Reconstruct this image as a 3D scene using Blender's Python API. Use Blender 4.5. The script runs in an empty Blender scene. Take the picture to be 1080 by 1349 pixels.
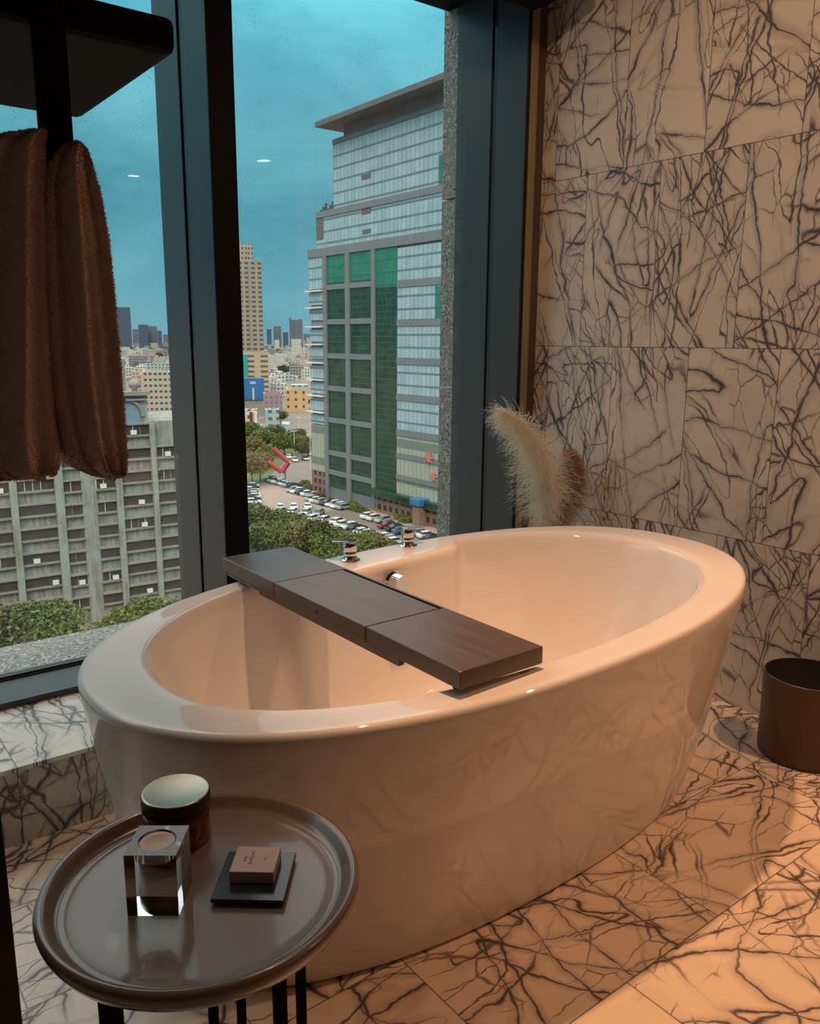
import bpy, bmesh, math, random
from mathutils import Vector, Matrix, noise
random.seed(11)
R_ = random.Random(5)
PI = math.pi
C = bpy.context.scene.collection
H = 1.173                                   # eye height above the floor; geometry is written relative to the eye and lifted at the end

# ------------------------------------------------------------------ camera model (measured from the photograph)
F = 1082.0; PITCH = math.radians(11.7); AZ = math.radians(37.7); ROLL = math.radians(0.44)
FW = Vector((math.sin(AZ)*math.cos(PITCH), math.cos(AZ)*math.cos(PITCH), -math.sin(PITCH)))
R0 = Vector((math.cos(AZ), -math.sin(AZ), 0)); U0 = R0.cross(FW)
RT = math.cos(ROLL)*R0 + math.sin(ROLL)*U0; UP = -math.sin(ROLL)*R0 + math.cos(ROLL)*U0
def ray(px, py): return FW + RT*((px-540)/F) - UP*((py-674.5)/F)
def onz(px, py, z): r = ray(px, py); return r*(z/r.z)
def onx(px, py, x): r = ray(px, py); return r*(x/r.x)
def ony(px, py, y): r = ray(px, py); return r*(y/r.y)
def hdist(v): return math.hypot(v.x, v.y)
def atd(px, py, d): r = ray(px, py); return r*(d/hdist(r))
GZ = -40.0                                  # the street lies 40 m below

# ------------------------------------------------------------------ object helpers
def link(o, parent=None):
    C.objects.link(o)
    if parent is not None: o.parent = parent
    return o
def tag(o, label=None, cat=None, group=None, kind=None):
    if label: o['label'] = label
    if cat: o['category'] = cat
    if group: o['group'] = group
    if kind: o['kind'] = kind
    return o
def empty(name, loc=(0,0,0), rz=0.0, **k):
    o = bpy.data.objects.new(name, None); o.location = loc; o.rotation_euler = (0,0,rz); o.empty_display_size = .05
    link(o); return tag(o, **k)
def copy_tree(o, parent=None):
    c = o.copy(); C.objects.link(c); c.parent = parent
    for ch in list(o.children): copy_tree(ch, c)
    return c

class MB:
    """collects geometry for ONE mesh object"""
    def __init__(s): s.v = []; s.f = []; s.m = []; s.sm = []
    def add(s, vs, fs, mi=0, smooth=False):
        b = len(s.v); s.v += [tuple(v) for v in vs]
        for f in fs: s.f.append([b+i for i in f]); s.m.append(mi); s.sm.append(smooth)
    def box(s, x0, x1, y0, y1, z0, z1, mi=0, mat=None):
        vs = [Vector((x, y, z)) for z in (z0, z1) for x, y in ((x0,y0),(x1,y0),(x1,y1),(x0,y1))]
        if mat: vs = [mat @ v for v in vs]
        s.add(vs, [(3,2,1,0),(4,5,6,7),(0,1,5,4),(1,2,6,5),(2,3,7,6),(3,0,4,7)], mi)
    def prism(s, pts, z0, z1, mi=0, smooth=False):
        n = len(pts)
        vs = [(p[0], p[1], z0) for p in pts] + [(p[0], p[1], z1) for p in pts]
        s.add(vs, [tuple(range(n-1,-1,-1)), tuple(range(n, 2*n))], mi)
        s.add(vs, [(i, (i+1)%n, n+(i+1)%n, n+i) for i in range(n)], mi, smooth)
    def lathe(s, prof, cx=0, cy=0, n=48, mi=0, smooth=True, z=0):
        vs = []; fs = []
        for r, h in prof:
            for i in range(n):
                a = 2*PI*i/n; vs.append((cx+max(r,1e-5)*math.cos(a), cy+max(r,1e-5)*math.sin(a), z+h))
        for j in range(len(prof)-1):
            for i in range(n):
                fs.append((j*n+i, j*n+(i+1)%n, (j+1)*n+(i+1)%n, (j+1)*n+i))
        s.add(vs, fs, mi, smooth)
    def cyl(s, a, b, r, n=12, mi=0, r2=None, caps=True):
        a = Vector(a); b = Vector(b); d = (b-a).normalized(); q = d.to_track_quat('Z', 'Y')
        r2 = r if r2 is None else r2
        vs = [a + q @ Vector((r*math.cos(2*PI*i/n), r*math.sin(2*PI*i/n), 0)) for i in range(n)] + \
             [b + q @ Vector((r2*math.cos(2*PI*i/n), r2*math.sin(2*PI*i/n), 0)) for i in range(n)]
        s.add(vs, [(i, (i+1)%n, n+(i+1)%n, n+i) for i in range(n)], mi, True)
        if caps: s.add(vs, [tuple(range(n-1,-1,-1)), tuple(range(n,2*n))], mi)
    def tube(s, pts, rad, n=10, mi=0):
        vs = []; fs = []; k = len(pts); pts = [Vector(p) for p in pts]
        for j, p in enumerate(pts):
            d = (pts[min(j+1,k-1)] - pts[max(j-1,0)]).normalized(); q = d.to_track_quat('Z', 'Y')
            r = rad[j] if isinstance(rad, (list, tuple)) else rad
            vs += [p + q @ Vector((r*math.cos(2*PI*i/n), r*math.sin(2*PI*i/n), 0)) for i in range(n)]
        for j in range(k-1):
            for i in range(n): fs.append((j*n+i, j*n+(i+1)%n, (j+1)*n+(i+1)%n, (j+1)*n+i))
        s.add(vs, fs, mi, True)
        s.add(vs, [tuple(range(n-1,-1,-1)), tuple(range((k-1)*n, k*n))], mi)
    def mesh(s, name):
        me = bpy.data.meshes.new(name); me.from_pydata(s.v, [], s.f); me.update()
        me.polygons.foreach_set('material_index', s.m); me.polygons.foreach_set('use_smooth', s.sm)
        return me
    def build(s, name, mats, parent=None, bevel=0, seg=2, loc=None, **k):
        me = s.mesh(name)
        for m in (mats if isinstance(mats, (list, tuple)) else [mats]): me.materials.append(m)
        if bevel:
            bm = bmesh.new(); bm.from_mesh(me); bmesh.ops.remove_doubles(bm, verts=bm.verts, dist=1e-5)
            es = [e for e in bm.edges if len(e.link_faces) == 2 and e.calc_face_angle(0) > .6]
            bmesh.ops.bevel(bm, geom=es, offset=bevel, segments=seg, affect='EDGES', profile=.5, clamp_overlap=True)
            bm.normal_update(); bm.to_mesh(me); bm.free()
        o = bpy.data.objects.new(name, me); link(o, parent)
        if loc: o.location = loc
        return tag(o, **k)
def box_obj(name, mat, b, parent=None, bevel=0, **k):
    m = MB(); m.box(*b); return m.build(name, mat, parent, bevel, **k)

# ------------------------------------------------------------------ materials
class NT:
    def __init__(s, name):
        s.mat = bpy.data.materials.new(name); s.mat.use_nodes = True; s.t = s.mat.node_tree
        s.p = s.t.nodes['Principled BSDF']; s.out = s.t.nodes['Material Output']
    def n(s, ty, **k):
        nd = s.t.nodes.new(ty)
        for a, v in k.items(): setattr(nd, a, v)
        return nd
    def set(s, sock, v):
        if isinstance(v, bpy.types.NodeSocket): s.t.links.new(v, sock)
        else: sock.default_value = v
    def math(s, op, a, b=0.0, c=0.0, clamp=False):
        nd = s.n('ShaderNodeMath', operation=op); nd.use_clamp = clamp
        s.set(nd.inputs[0], a); s.set(nd.inputs[1], b); s.set(nd.inputs[2], c); return nd.outputs[0]
    def vmath(s, op, a, b=(0,0,0), sc=None):
        nd = s.n('ShaderNodeVectorMath', operation=op); s.set(nd.inputs[0], a); s.set(nd.inputs[1], b)
        if sc is not None: s.set(nd.inputs['Scale'], sc)
        return nd.outputs[0]
    def noise(s, vec, scale, detail=3, rough=.5, out=0):
        nd = s.n('ShaderNodeTexNoise'); s.set(nd.inputs['Vector'], vec); nd.inputs['Scale'].default_value = scale
        nd.inputs['Detail'].default_value = detail; nd.inputs['Roughness'].default_value = rough; return nd.outputs[out]
    def voro(s, vec, scale, feature='F1', out='Distance'):
        nd = s.n('ShaderNodeTexVoronoi', feature=feature); s.set(nd.inputs['Vector'], vec); nd.inputs['Scale'].default_value = scale
        return nd.outputs[out]
    def step(s, v, a, b, x=0.0, y=1.0):
        nd = s.n('ShaderNodeMapRange', interpolation_type='SMOOTHSTEP')
        s.set(nd.inputs[0], v); s.set(nd.inputs[1], a); s.set(nd.inputs[2], b); s.set(nd.inputs[3], x); s.set(nd.inputs[4], y)
        return nd.outputs[0]
    def mix(s, f, a, b, bt='MIX'):
        nd = s.n('ShaderNodeMix', data_type='RGBA', blend_type=bt)
        s.set(nd.inputs[0], f); s.set(nd.inputs[6], a); s.set(nd.inputs[7], b); return nd.outputs[2]
    def obj(s): return s.n('ShaderNodeTexCoord').outputs['Object']
    def sep(s, v):
        nd = s.n('ShaderNodeSeparateXYZ'); s.set(nd.inputs[0], v); return nd.outputs
    def comb(s, x, y, z=0.0):
        nd = s.n('ShaderNodeCombineXYZ'); s.set(nd.inputs[0], x); s.set(nd.inputs[1], y); s.set(nd.inputs[2], z); return nd.outputs[0]
    def bump(s, h, strength=.3, dist=.001):
        nd = s.n('ShaderNodeBump'); s.set(nd.inputs['Height'], h); nd.inputs['Strength'].default_value = strength
        nd.inputs['Distance'].default_value = dist; s.t.links.new(nd.outputs[0], s.p.inputs['Normal'])
    def base(s, c): s.set(s.p.inputs['Base Color'], c)
def c4(c): return (c[0], c[1], c[2], 1.0)
def srgb(r, g, b):
    f = lambda v: (v/255/12.92) if v/255 <= .04045 else ((v/255+.055)/1.055)**2.4
    return (f(r), f(g), f(b), 1.0)
def pm(name, col, rough=.5, metal=0.0, var=.12, scale=8.0, bump=0.0, bscale=60.0, bdist=.001, coat=0.0, **ins):
    """principled material with a procedural tone variation"""
    t = NT(name); v = t.obj(); nz = t.noise(v, scale, 4)
    col = c4(col)
    lo = c4([x*(1-var) for x in col[:3]]); hi = c4([min(1, x*(1+var)) for x in col[:3]])
    t.base(t.mix(nz, lo, hi)); t.p.inputs['Roughness'].default_value = rough; t.p.inputs['Metallic'].default_value = metal
    t.p.inputs['Coat Weight'].default_value = coat
    for k, x in ins.items(): t.p.inputs[k.replace('_', ' ')].default_value = x
    if bump: t.bump(t.noise(v, bscale, 3), bump, bdist)
    return t.mat

def marble(name, axes, w, h, u0, v0, rough=.2, tone=(.62,.54,.45), seed=0.0, dens=0.0, rot=False, shift=0):
    """veined marble tiles: u, v axes in metres, running bond, veins break at the joints"""
    t = NT(name); xyz = t.sep(t.obj()); U = xyz['XYZ'.index(axes[0])]; V = xyz['XYZ'.index(axes[1])]
    rv = t.math('DIVIDE', t.math('SUBTRACT', V, v0), h); row = t.math('FLOOR', rv)
    par = t.math('MULTIPLY', t.math('FLOORED_MODULO', t.math('ADD', row, float(shift)), 2.0), .5)
    cu = t.math('ADD', t.math('DIVIDE', t.math('SUBTRACT', U, u0), w), par); col = t.math('FLOOR', cu)
    fu = t.math('FRACT', cu); fv = t.math('FRACT', rv)
    eu = t.math('MULTIPLY', t.math('MINIMUM', fu, t.math('SUBTRACT', 1.0, fu)), w)
    ev = t.math('MULTIPLY', t.math('MINIMUM', fv, t.math('SUBTRACT', 1.0, fv)), h)
    edge = t.math('MINIMUM', eu, ev)
    grout = t.step(edge, .0008, .0022, 1.0, 0.0)
    wn = t.n('ShaderNodeTexWhiteNoise', noise_dimensions='3D'); t.set(wn.inputs['Vector'], t.comb(col, row, seed))
    P = t.vmath('ADD', t.comb(V, U) if rot else t.comb(U, V), t.vmath('MULTIPLY', wn.outputs['Color'], (17., 23., 9.)))
    def warp(p, sc, amt, det=4):
        nc = t.noise(p, sc, det, .55, 1)
        return t.vmath('ADD', p, t.vmath('MULTIPLY', t.vmath('SUBTRACT', nc, (.5,.5,.5)), (amt, amt, 0)))
    W1 = warp(warp(P, 2.6, .10, 1), 13., .036, 2); W1 = warp(W1, 48., .010, 2)
    def ridge(ang, so, sac, sal, lvs, wd, glo, ghi, seedv):
        c_, s_ = math.cos(math.radians(ang)), math.sin(math.radians(ang)); q = t.sep(W1)
        al = t.math('ADD', t.math('MULTIPLY', q[0], c_), t.math('MULTIPLY', q[1], s_)); ac = t.math('SUBTRACT', t.math('MULTIPLY', q[1], c_), t.math('MULTIPLY', q[0], s_))
        pv = t.vmath('ADD', t.comb(t.math('MULTIPLY', al, sal), t.math('MULTIPLY', ac, sac)), (seedv, seedv*1.7, seedv*.3))
        n_ = t.noise(pv, 1.0, 1, .35); n2_ = t.noise(t.vmath('ADD', pv, (0, .06, 0)), 1.0, 1, .35); n3_ = t.noise(t.vmath('ADD', pv, (.06, 0, 0)), 1.0, 1, .35)
        gx = t.math('MULTIPLY', t.math('SUBTRACT', n2_, n_), sac/.06); gy = t.math('MULTIPLY', t.math('SUBTRACT', n3_, n_), sal/.06)
        gr = t.math('ADD', t.math('SQRT', t.math('ADD', t.math('MULTIPLY', gx, gx), t.math('MULTIPLY', gy, gy))), .12)
        gt = t.step(t.noise(t.vmath('ADD', P, (seedv*3., seedv, 5.)), so, 2), glo-dens, ghi-dens)
        best = None
        for lv in lvs:
            d_ = t.math('DIVIDE', t.math('ABSOLUTE', t.math('SUBTRACT', n_, lv)), gr); m_ = t.math('SUBTRACT', 1.0, t.step(d_, 0.0, wd))
            best = m_ if best is None else t.math('MAXIMUM', best, m_)
        h_ = t.math('SUBTRACT', 1.0, t.step(t.math('DIVIDE', t.math('ABSOLUTE', t.math('SUBTRACT', n_, lvs[0])), gr), 0.0, .022))
        return t.math('MULTIPLY', best, gt), t.math('MULTIPLY', h_, gt)
    wd = t.step(t.noise(P, 9., 3), .38, .70, .0020, .0088)
    R = [ridge(76, 1.6, 6.0, .9, (.50, .56), wd, .43, .56, 1.3), ridge(108, 1.7, 6.5, 1.0, (.46, .53), wd, .44, .57, 4.1),
         ridge(14, 1.9, 7.0, 1.2, (.52,), wd, .46, .58, 7.7), ridge(-33, 1.8, 6.0, 1.0, (.49,), wd, .47, .59, 11.2), ridge(52, 2.0, 7.5, 1.0, (.52, .60), wd, .47, .58, 15.9)]
    d3 = t.voro(t.vmath('MULTIPLY', W1, (1.5, .6, 1.)), 11., 'DISTANCE_TO_EDGE'); g3 = t.step(t.noise(t.vmath('ADD', P, (13.,1.,2.)), 3.4, 2), .56-dens, .63-dens)
    vein = t.math('MULTIPLY', t.math('SUBTRACT', 1.0, t.step(d3, 0.0, .035)), t.math('MULTIPLY', g3, .8)); halo = t.math('MULTIPLY', g3, .10)
    for a_, b_ in R: vein = t.math('MAXIMUM', vein, a_); halo = t.math('MAXIMUM', halo, t.math('MULTIPLY', b_, .38))
    tn = t.noise(P, 3.5, 5, .6)
    basec = t.mix(tn, c4([x*.84 for x in tone]), c4([min(1,x*1.12) for x in tone]))
    c = t.mix(halo, basec, (.20,.15,.18,1)); c = t.mix(t.math('MULTIPLY', vein, .93), c, (.022,.016,.024,1))
    c = t.mix(t.math('MULTIPLY', grout, .75), c, (.05,.04,.035,1))
    t.base(c); t.set(t.p.inputs['Roughness'], t.step(vein, 0., 1., rough, rough+.12))
    t.bump(t.math('SUBTRACT', 1.0, grout), .35, .0006)
    return t.mat

def facade(name, wall, glass, du=3.2, dv=3.3, fu=.45, fv=.5, rough=.7, grough=.25):
    """outdoor wall with a regular pattern of windows, in metres"""
    t = NT(name); x, y, z = t.sep(t.obj())
    u = t.math('ADD', x, y); a = t.math('FRACT', t.math('DIVIDE', u, du)); b = t.math('FRACT', t.math('DIVIDE', z, dv))
    m = t.math('MULTIPLY', t.math('GREATER_THAN', a, 1-fu), t.math('GREATER_THAN', b, 1-fv))
    nrm = t.sep(t.n('ShaderNodeNewGeometry').outputs['True Normal'])[2]
    m = t.math('MULTIPLY', m, t.math('LESS_THAN', nrm, .5))
    nz = t.noise(t.obj(), .35, 5, .65)
    w = t.mix(nz, c4([k*.8 for k in wall]), c4([min(1,k*1.15) for k in wall]))
    t.base(t.mix(m, w, c4(glass))); t.set(t.p.inputs['Roughness'], t.mix(m, (rough,)*3+(1,), (grough,)*3+(1,)))
    return t.mat

M = {}
def S(r, g, b): return srgb(r, g, b)
M['porcelain'] = pm('white_porcelain', (.74,.70,.66), .035, var=.015, scale=3)
M['wood'] = None
t = NT('dark_walnut'); v = t.obj()
g = t.noise(t.vmath('MULTIPLY', v, (190., 4., 60.)), 1.0, 5, .65); g2 = t.noise(t.vmath('MULTIPLY', v, (26., 1.6, 12.)), 1.0, 3)
t.base(t.mix(t.math('ADD', t.math('MULTIPLY', g, .6), t.math('MULTIPLY', g2, .4)), (.020,.012,.008,1), (.19,.135,.105,1)))
t.set(t.p.inputs['Roughness'], t.step(g, .3, .8, .28, .42)); t.bump(g, .25, .0004); M['wood'] = t.mat
M['groove'] = pm('black_recess', (.004,.004,.004), .7)
M['frame'] = pm('dark_anodised_metal', (.042,.046,.047), .38, .15, .06, 5, bump=.05, bscale=300, bdist=.0003)
M['frame_black'] = pm('black_rubber_gasket', (.008,.007,.006), .5)
M['gold'] = pm('champagne_metal_strip', (.42,.33,.21), .35, .6, .05)
M['bronze'] = pm('brown_metal_reveal', (.13,.085,.055), .45, .3, .05)
M['black'] = pm('black_powder_coat', (.004,.004,.004), .75, bump=.05, bscale=400, Specular_IOR_Level=.15)
M['post'] = pm('dark_stained_panel', (.012,.006,.005), .6)
M['chrome'] = pm('polished_chrome', (.72,.70,.68), .06, 1.0, .02)
M['taupe'] = pm('taupe_lacquer', (.175,.130,.105), .24, .0, .04, 4, coat=.3)
M['bin'] = pm('bronze_bin_metal', (.10,.062,.042), .42, .55, .06)
M['bin_in'] = pm('black_bin_liner', (.006,.005,.005), .7)
M['towel'] = pm('dusty_pink_terry', (.74,.59,.56), .95, var=.2, scale=90, bump=.8, bscale=700, bdist=.003, Sheen_Weight=.4)
M['ceil'] = pm('painted_ceiling', (.42,.37,.32), .8, var=.04)
M['plain'] = pm('taupe_wall_panel', (.22,.17,.13), .7, var=.08)
M['wallM'] = marble('marble_wall_tiles', 'YZ', .3128, .601, 2.244, -.012,   .32, tone=(.72,.63,.53), dens=.06, shift=1)
M['floorM'] = marble('marble_floor_tiles', 'XY', .605, .304, .838, .80, .30, tone=(.80,.66,.51), seed=4, dens=.04, rot=True)
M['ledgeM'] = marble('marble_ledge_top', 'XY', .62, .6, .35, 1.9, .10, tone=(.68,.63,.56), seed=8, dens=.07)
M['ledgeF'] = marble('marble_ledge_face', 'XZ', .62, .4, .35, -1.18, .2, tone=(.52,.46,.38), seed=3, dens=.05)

t = NT('speckled_granite'); v = t.obj(); n1 = t.noise(v, 125, 2, .6); n2 = t.noise(v, 45, 3)
c = t.mix(t.step(n1, .44, .56), (.035,.033,.030,1), (.46,.44,.39,1)); c = t.mix(t.step(n2, .35, .65), c, (.20,.19,.17,1))
t.base(c); t.p.inputs['Roughness'].default_value = .45; M['granite'] = t.mat

t = NT('rain_spotted_window_glass')      # thin architectural glass: transparent + mirror by Fresnel, with dried drops
ge = t.n('ShaderNodeNewGeometry'); dt_ = t.n('ShaderNodeVectorMath', operation='DOT_PRODUCT'); t.set(dt_.inputs[0], ge.outputs['Incoming']); t.set(dt_.inputs[1], ge.outputs['Normal'])
fr = t.math('MULTIPLY_ADD', t.math('POWER', t.math('SUBTRACT', 1.0, t.math('ABSOLUTE', dt_.outputs['Value'])), 5.0), .96, .035)
tr = t.n('ShaderNodeBsdfTransparent'); tr.inputs[0].default_value = (.90,.955,.96,1)
gl = t.n('ShaderNodeBsdfGlossy'); gl.inputs['Roughness'].default_value = 0.0; gl.inputs[0].default_value = (1,1,1,1)
mx = t.n('ShaderNodeMixShader'); t.set(mx.inputs[0], fr); t.set(mx.inputs[1], tr.outputs[0]); t.set(mx.inputs[2], gl.outputs[0])
v = t.obj(); vs = t.vmath('MULTIPLY', v, (1.,1.,.8))
dr = t.math('SUBTRACT', 1.0, t.step(t.voro(vs, 95.), .10, .24)); gate = t.step(t.noise(v, 9., 3), .47, .66)
df = t.n('ShaderNodeBsdfDiffuse'); df.inputs[0].default_value = (.30,.33,.33,1)
m2 = t.n('ShaderNodeMixShader'); t.set(m2.inputs[0], t.math('MULTIPLY', t.math('MULTIPLY', dr, gate), .30))
t.set(m2.inputs[1], mx.outputs[0]); t.set(m2.inputs[2], df.outputs[0]); t.t.links.new(m2.outputs[0], t.out.inputs[0]); M['glass'] = t.mat

def clear(name, col, ior=1.5, rough=0.0):
    t = NT(name); t.base(t.mix(t.noise(t.obj(), 20, 2), c4(col), c4([min(1,x*1.02) for x in col])))
    t.p.inputs['Transmission Weight'].default_value = 1; t.p.inputs['IOR'].default_value = ior; t.p.inputs['Roughness'].default_value = rough
    return t.mat
M['crystal'] = clear('clear_crystal', (.97,.98,.97))
M['redglass'] = pm('deep_red_jar_glass', (.11,.012,.007), .12, coat=.6)
M['goldlid'] = pm('brushed_brass_lid', (.42,.35,.26), .30, 1.0, .10, 30, bump=.1, bscale=80)
M['lidband'] = pm('dark_lid_band', (.03,.018,.012), .3, .5)
M['wax'] = pm('pale_wax', (.62,.46,.38), .5, var=.05)
M['soap'] = pm('blush_paper', (.52,.37,.32), .6, var=.04, scale=20)
M['dish'] = pm('slate_glaze_dish', (.018,.024,.026), .16)
M['ink'] = pm('dark_ink', (.03,.02,.02), .6)
def feather(name, c):
    t = NT(name); col = t.mix(t.noise(t.obj(), 50, 3), c4([x*.75 for x in c]), c4(c)); d = t.n('ShaderNodeBsdfDiffuse'); t.set(d.inputs[0], col)
    r = t.n('ShaderNodeBsdfTranslucent'); t.set(r.inputs[0], col); m = t.n('ShaderNodeMixShader'); m.inputs[0].default_value = .6
    t.set(m.inputs[1], d.outputs[0]); t.set(m.inputs[2], r.outputs[0]); t.t.links.new(m.outputs[0], t.out.inputs[0]); return t.mat
M['plume'] = feather('cream_plume', (.98,.93,.80)); M['plume2'] = feather('tan_plume', (.62,.42,.30))
M['stem'] = pm('dry_stem', (.42,.22,.11), .6)
M['vase'] = pm('matte_clay_vase', (.12,.10,.09), .6)
def emis(name, col, st):
    t = NT(name); t.p.inputs['Emission Color'].default_value = c4(col); t.p.inputs['Emission Strength'].default_value = st
    t.base((.8,.8,.8,1)); return t.mat
M['lamp'] = emis('warm_lamp_lens', (1,.78,.55), 60)
M['lampw'] = emis('bright_lamp_lens', (1,.90,.78), 11)

# ------------------------------------------------------------------ the room
X_W = 2.405; Y_L = 1.94; Z_L = -.977; Y_F = 2.30; CZ = 1.43
def struct(name, mat, b, bevel=0, parent=None):
    return box_obj(name, mat, b, parent, bevel, kind=None if parent else 'structure')
struct('floor', M['floorM'], (-1.7, 4.6, -4.1, 1.95, -1.293, -1.173))
struct('ceiling', M['ceil'], (-1.8, 4.7, -4.2, 2.48, CZ, CZ+.2))
struct('wall_right', M['wallM'], (X_W, X_W+.25, .78, 2.69, -1.3, CZ))
struct('wall_left', M['plain'], (-1.9, -1.7, -4.2, 2.8, -1.3, CZ))
struct('wall_back', M['plain'], (-1.9, 4.8, -4.3, -4.1, -1.3, CZ))
struct('wall_far_right', M['plain'], (4.6, 4.8, -4.2, .98, -1.3, CZ))
struct('wall_return', M['plain'], (X_W+.25, 4.8, .78, .98, -1.3, CZ))
# raised ledge under the window: marble top on a marble face
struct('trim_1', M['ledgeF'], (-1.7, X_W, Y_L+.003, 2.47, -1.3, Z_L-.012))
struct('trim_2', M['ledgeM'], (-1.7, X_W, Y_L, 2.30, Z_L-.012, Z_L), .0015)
# window bottom rail, gasket
ZS = -.958
m = MB(); m.box(-1.7, 2.30, 2.288, 2.445, ZS-.018, ZS); m.build('trim_3', M['frame'], kind='structure', bevel=.002)
m = MB(); m.box(-1.7, 2.30, 2.445, 2.495, ZS-.06, ZS+.004); m.box(-1.7, 2.30, 2.452, 2.460, ZS, ZS+.010); m.build('trim_4', M['frame_black'], kind='structure')
struct('trim_5', M['granite'], (-1.9, 2.9, 2.495, 2.73, -1.35, ZS+.002))
struct('wall_window', M['plain'], (-1.9, 2.7, 2.47, 2.73, -1.9, ZS-.062))
# head above the window and the shade cassette
zh = onx(696, 18, 2.30).z
struct('wall_head', M['black'], (-1.9, 2.7, 2.28, 2.75, 1.28, CZ+.2))
struct('wall_outside', M['granite'], (-9, 9, 2.5, 2.75, CZ+.2, 14))
struct('wall_outside', M['granite'], (2.75, 9, 2.5, 2.75, -12, CZ+.2))
struct('wall_outside', M['granite'], (-9, -1.9, 2.5, 2.75, -12, CZ+.2))
cz = onx(696, 18, 2.30).z*2.2/2.30 if False else zh
mm = MB(); mm.box(-1.7, 2.302, 2.02, 2.285, zh, CZ); mm.build('trim_6', M['black'], kind='structure', bevel=.01)
# mullion
m = MB(); m.box(1.057, 1.137, 2.30, 2.462, ZS, CZ); m.build('trim_7', M['frame'], kind='structure', bevel=.0015)
m = MB(); m.box(1.058, 1.1365, 2.2965, 2.2998, ZS, CZ); m.build('trim_16', M['black'], kind='structure')
m = MB(); m.box(1.066, 1.128, 2.44, 2.52, ZS, CZ); m.build('trim_8', M['frame_black'], kind='structure')
m = MB(); m.box(1.057, 1.137, 2.497, 2.68, ZS, CZ); m.build('trim_9', M['frame'], kind='structure', bevel=.0015)
# right jamb: metal cheek, groove, outer cheek, granite reveal
m = MB(); m.box(2.300, 2.318, 2.305, 2.462, ZS, CZ); m.build('trim_10', M['frame'], kind='structure')
m = MB(); m.box(2.309, 2.33, 2.30, 2.52, ZS, CZ); m.build('trim_11', M['frame_black'], kind='structure')
m = MB(); m.box(2.300, 2.36, 2.492, 2.69, ZS, CZ); m.build('trim_12', M['frame'], kind='structure')
zj1, zj2 = onx(590, 263, 2.3).z, onx(583, 511, 2.3).z
m = MB()
for a, b in ((-1.4, zj2-.004), (zj2+.004, zj1-.004), (zj1+.004, 1.7)): m.box(2.300, 2.75, 2.69, 2.775, a, b)
m.build('trim_13', M['granite'], kind='structure')
x1 = ony(692, 300, 2.30).x; x2 = ony(701, 300, 2.30).x
m = MB(); m.box(x1, x2, 2.297, 2.33, Z_L, CZ); m.build('trim_14', M['gold'], kind='structure', bevel=.001)
m = MB(); m.box(x2, X_W, 2.312, 2.36, Z_L, CZ); m.build('trim_15', M['bronze'], kind='structure')
# glazing
for i, (xa, xb) in enumerate(((-1.7, 1.060), (1.134, 2.304))):
    w = empty('window_%d' % (i+1), ((xa+xb)/2, 2.478, 0), kind='structure')
    o = MB(); o.box((xa-xb)/2, (xb-xa)/2, -.008, .004, ZS, 1.30); o.build('pane', M['glass'], w)

# recessed downlights; the two in the room behind are the streaks mirrored in the window
def downlight(x, y, lens, lab, r=.055):
    o = empty('downlight', (x, y, CZ), label=lab, cat='lamp')
    m = MB(); m.lathe([(r+.018, .0), (r+.018,-.004), (r,-.006), (r-.003,.0)], n=32); m.build('trim_ring', M['black'], o)
    m = MB(); m.lathe([(r-.003,-.002), (.0,-.002)], n=32); m.build('lens', lens, o)
    return o
downlight(2.78, -2.70, M['lampw'], 'round recessed ceiling downlight farthest behind, mirrored as left streak in the window', .055)
downlight(3.38, -1.39, M['lampw'], 'round recessed ceiling downlight mirrored as right streak in the window', .055)
downlight(1.12, 1.27, M['lamp'], 'round recessed ceiling downlight directly above the bathtub', .035)
downlight(2.30, -.15, M['lamp'], 'round recessed ceiling downlight over the marble floor right of the bathtub', .035)
def spot(name, loc, to, power, size, blend, col=(1,.62,.34), rad=.03):
    l = bpy.data.lights.new(name, 'SPOT'); l.energy = power; l.color = col; l.spot_size = math.radians(size); l.spot_blend = blend
    l.shadow_soft_size = rad; o = bpy.data.objects.new(name, l); C.objects.link(o); o.location = loc
    o.rotation_euler = (Vector(to)-Vector(loc)).to_track_quat('-Z', 'Y').to_euler(); return o
SPOTS = [
 ('tub_spot', (1.12,1.27,CZ-.02), (1.33,1.03,-1.17), 118, 47, .6, (1,.49,.24)),
 ('wall_fill_spot', (1.12,1.27,CZ-.02), (2.1,1.5,-.5), 40, 140, .8, (1,.64,.40)),  # added wide fill spot that brightens the marble wall
 ('floor_spot', (2.30,-.15,CZ-.02), (2.25,.50,-1.17), 120, 88, .8, (1,.51,.26)),
 ('room_spot', (2.78,-2.70,CZ-.02), (2.6,-1.6,-1.17), 30, 110, .9, (1,.6,.36), .008),
 ('room_spot', (3.38,-1.39,CZ-.02), (2.8,-.6,-1.17), 30, 110, .9, (1,.6,.36), .008),
]
for s in SPOTS: spot(*s)

# ------------------------------------------------------------------ bathtub
CXT, CYT = 1.2086, 1.3742
def sup(th, a, b, n):
    c, s = math.cos(th), math.sin(th)
    return math.copysign(abs(c)**(2/n), c)*a, math.copysign(abs(s)**(2/n), s)*b
def rimz(x): return -.573 + .031*(x-1.25)
NT_ = 176
THS = [2*PI*i/NT_ for i in range(NT_)]
def ring_outer(s, inset=0.0):
    a = .765+(.841-.765)*s - inset; b = .31+(.476-.31)*s - inset; cx = 1.245+(CXT-1.245)*s
    return [(cx+p[0], CYT+p[1]) for p in (sup(t_, a, b, 2.28) for t_ in THS)]
def sstep(a, b, x): x = max(0, min(1, (x-a)/(b-a))); return x*x*(3-2*x)
def cap(dx, k):
    """window-side deck that bulges into the basin"""
    u = sstep(-.375, -.215, dx)*(1-sstep(.26, .50, dx))
    return .60 - (.60-.335+.0*k)*u
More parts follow.
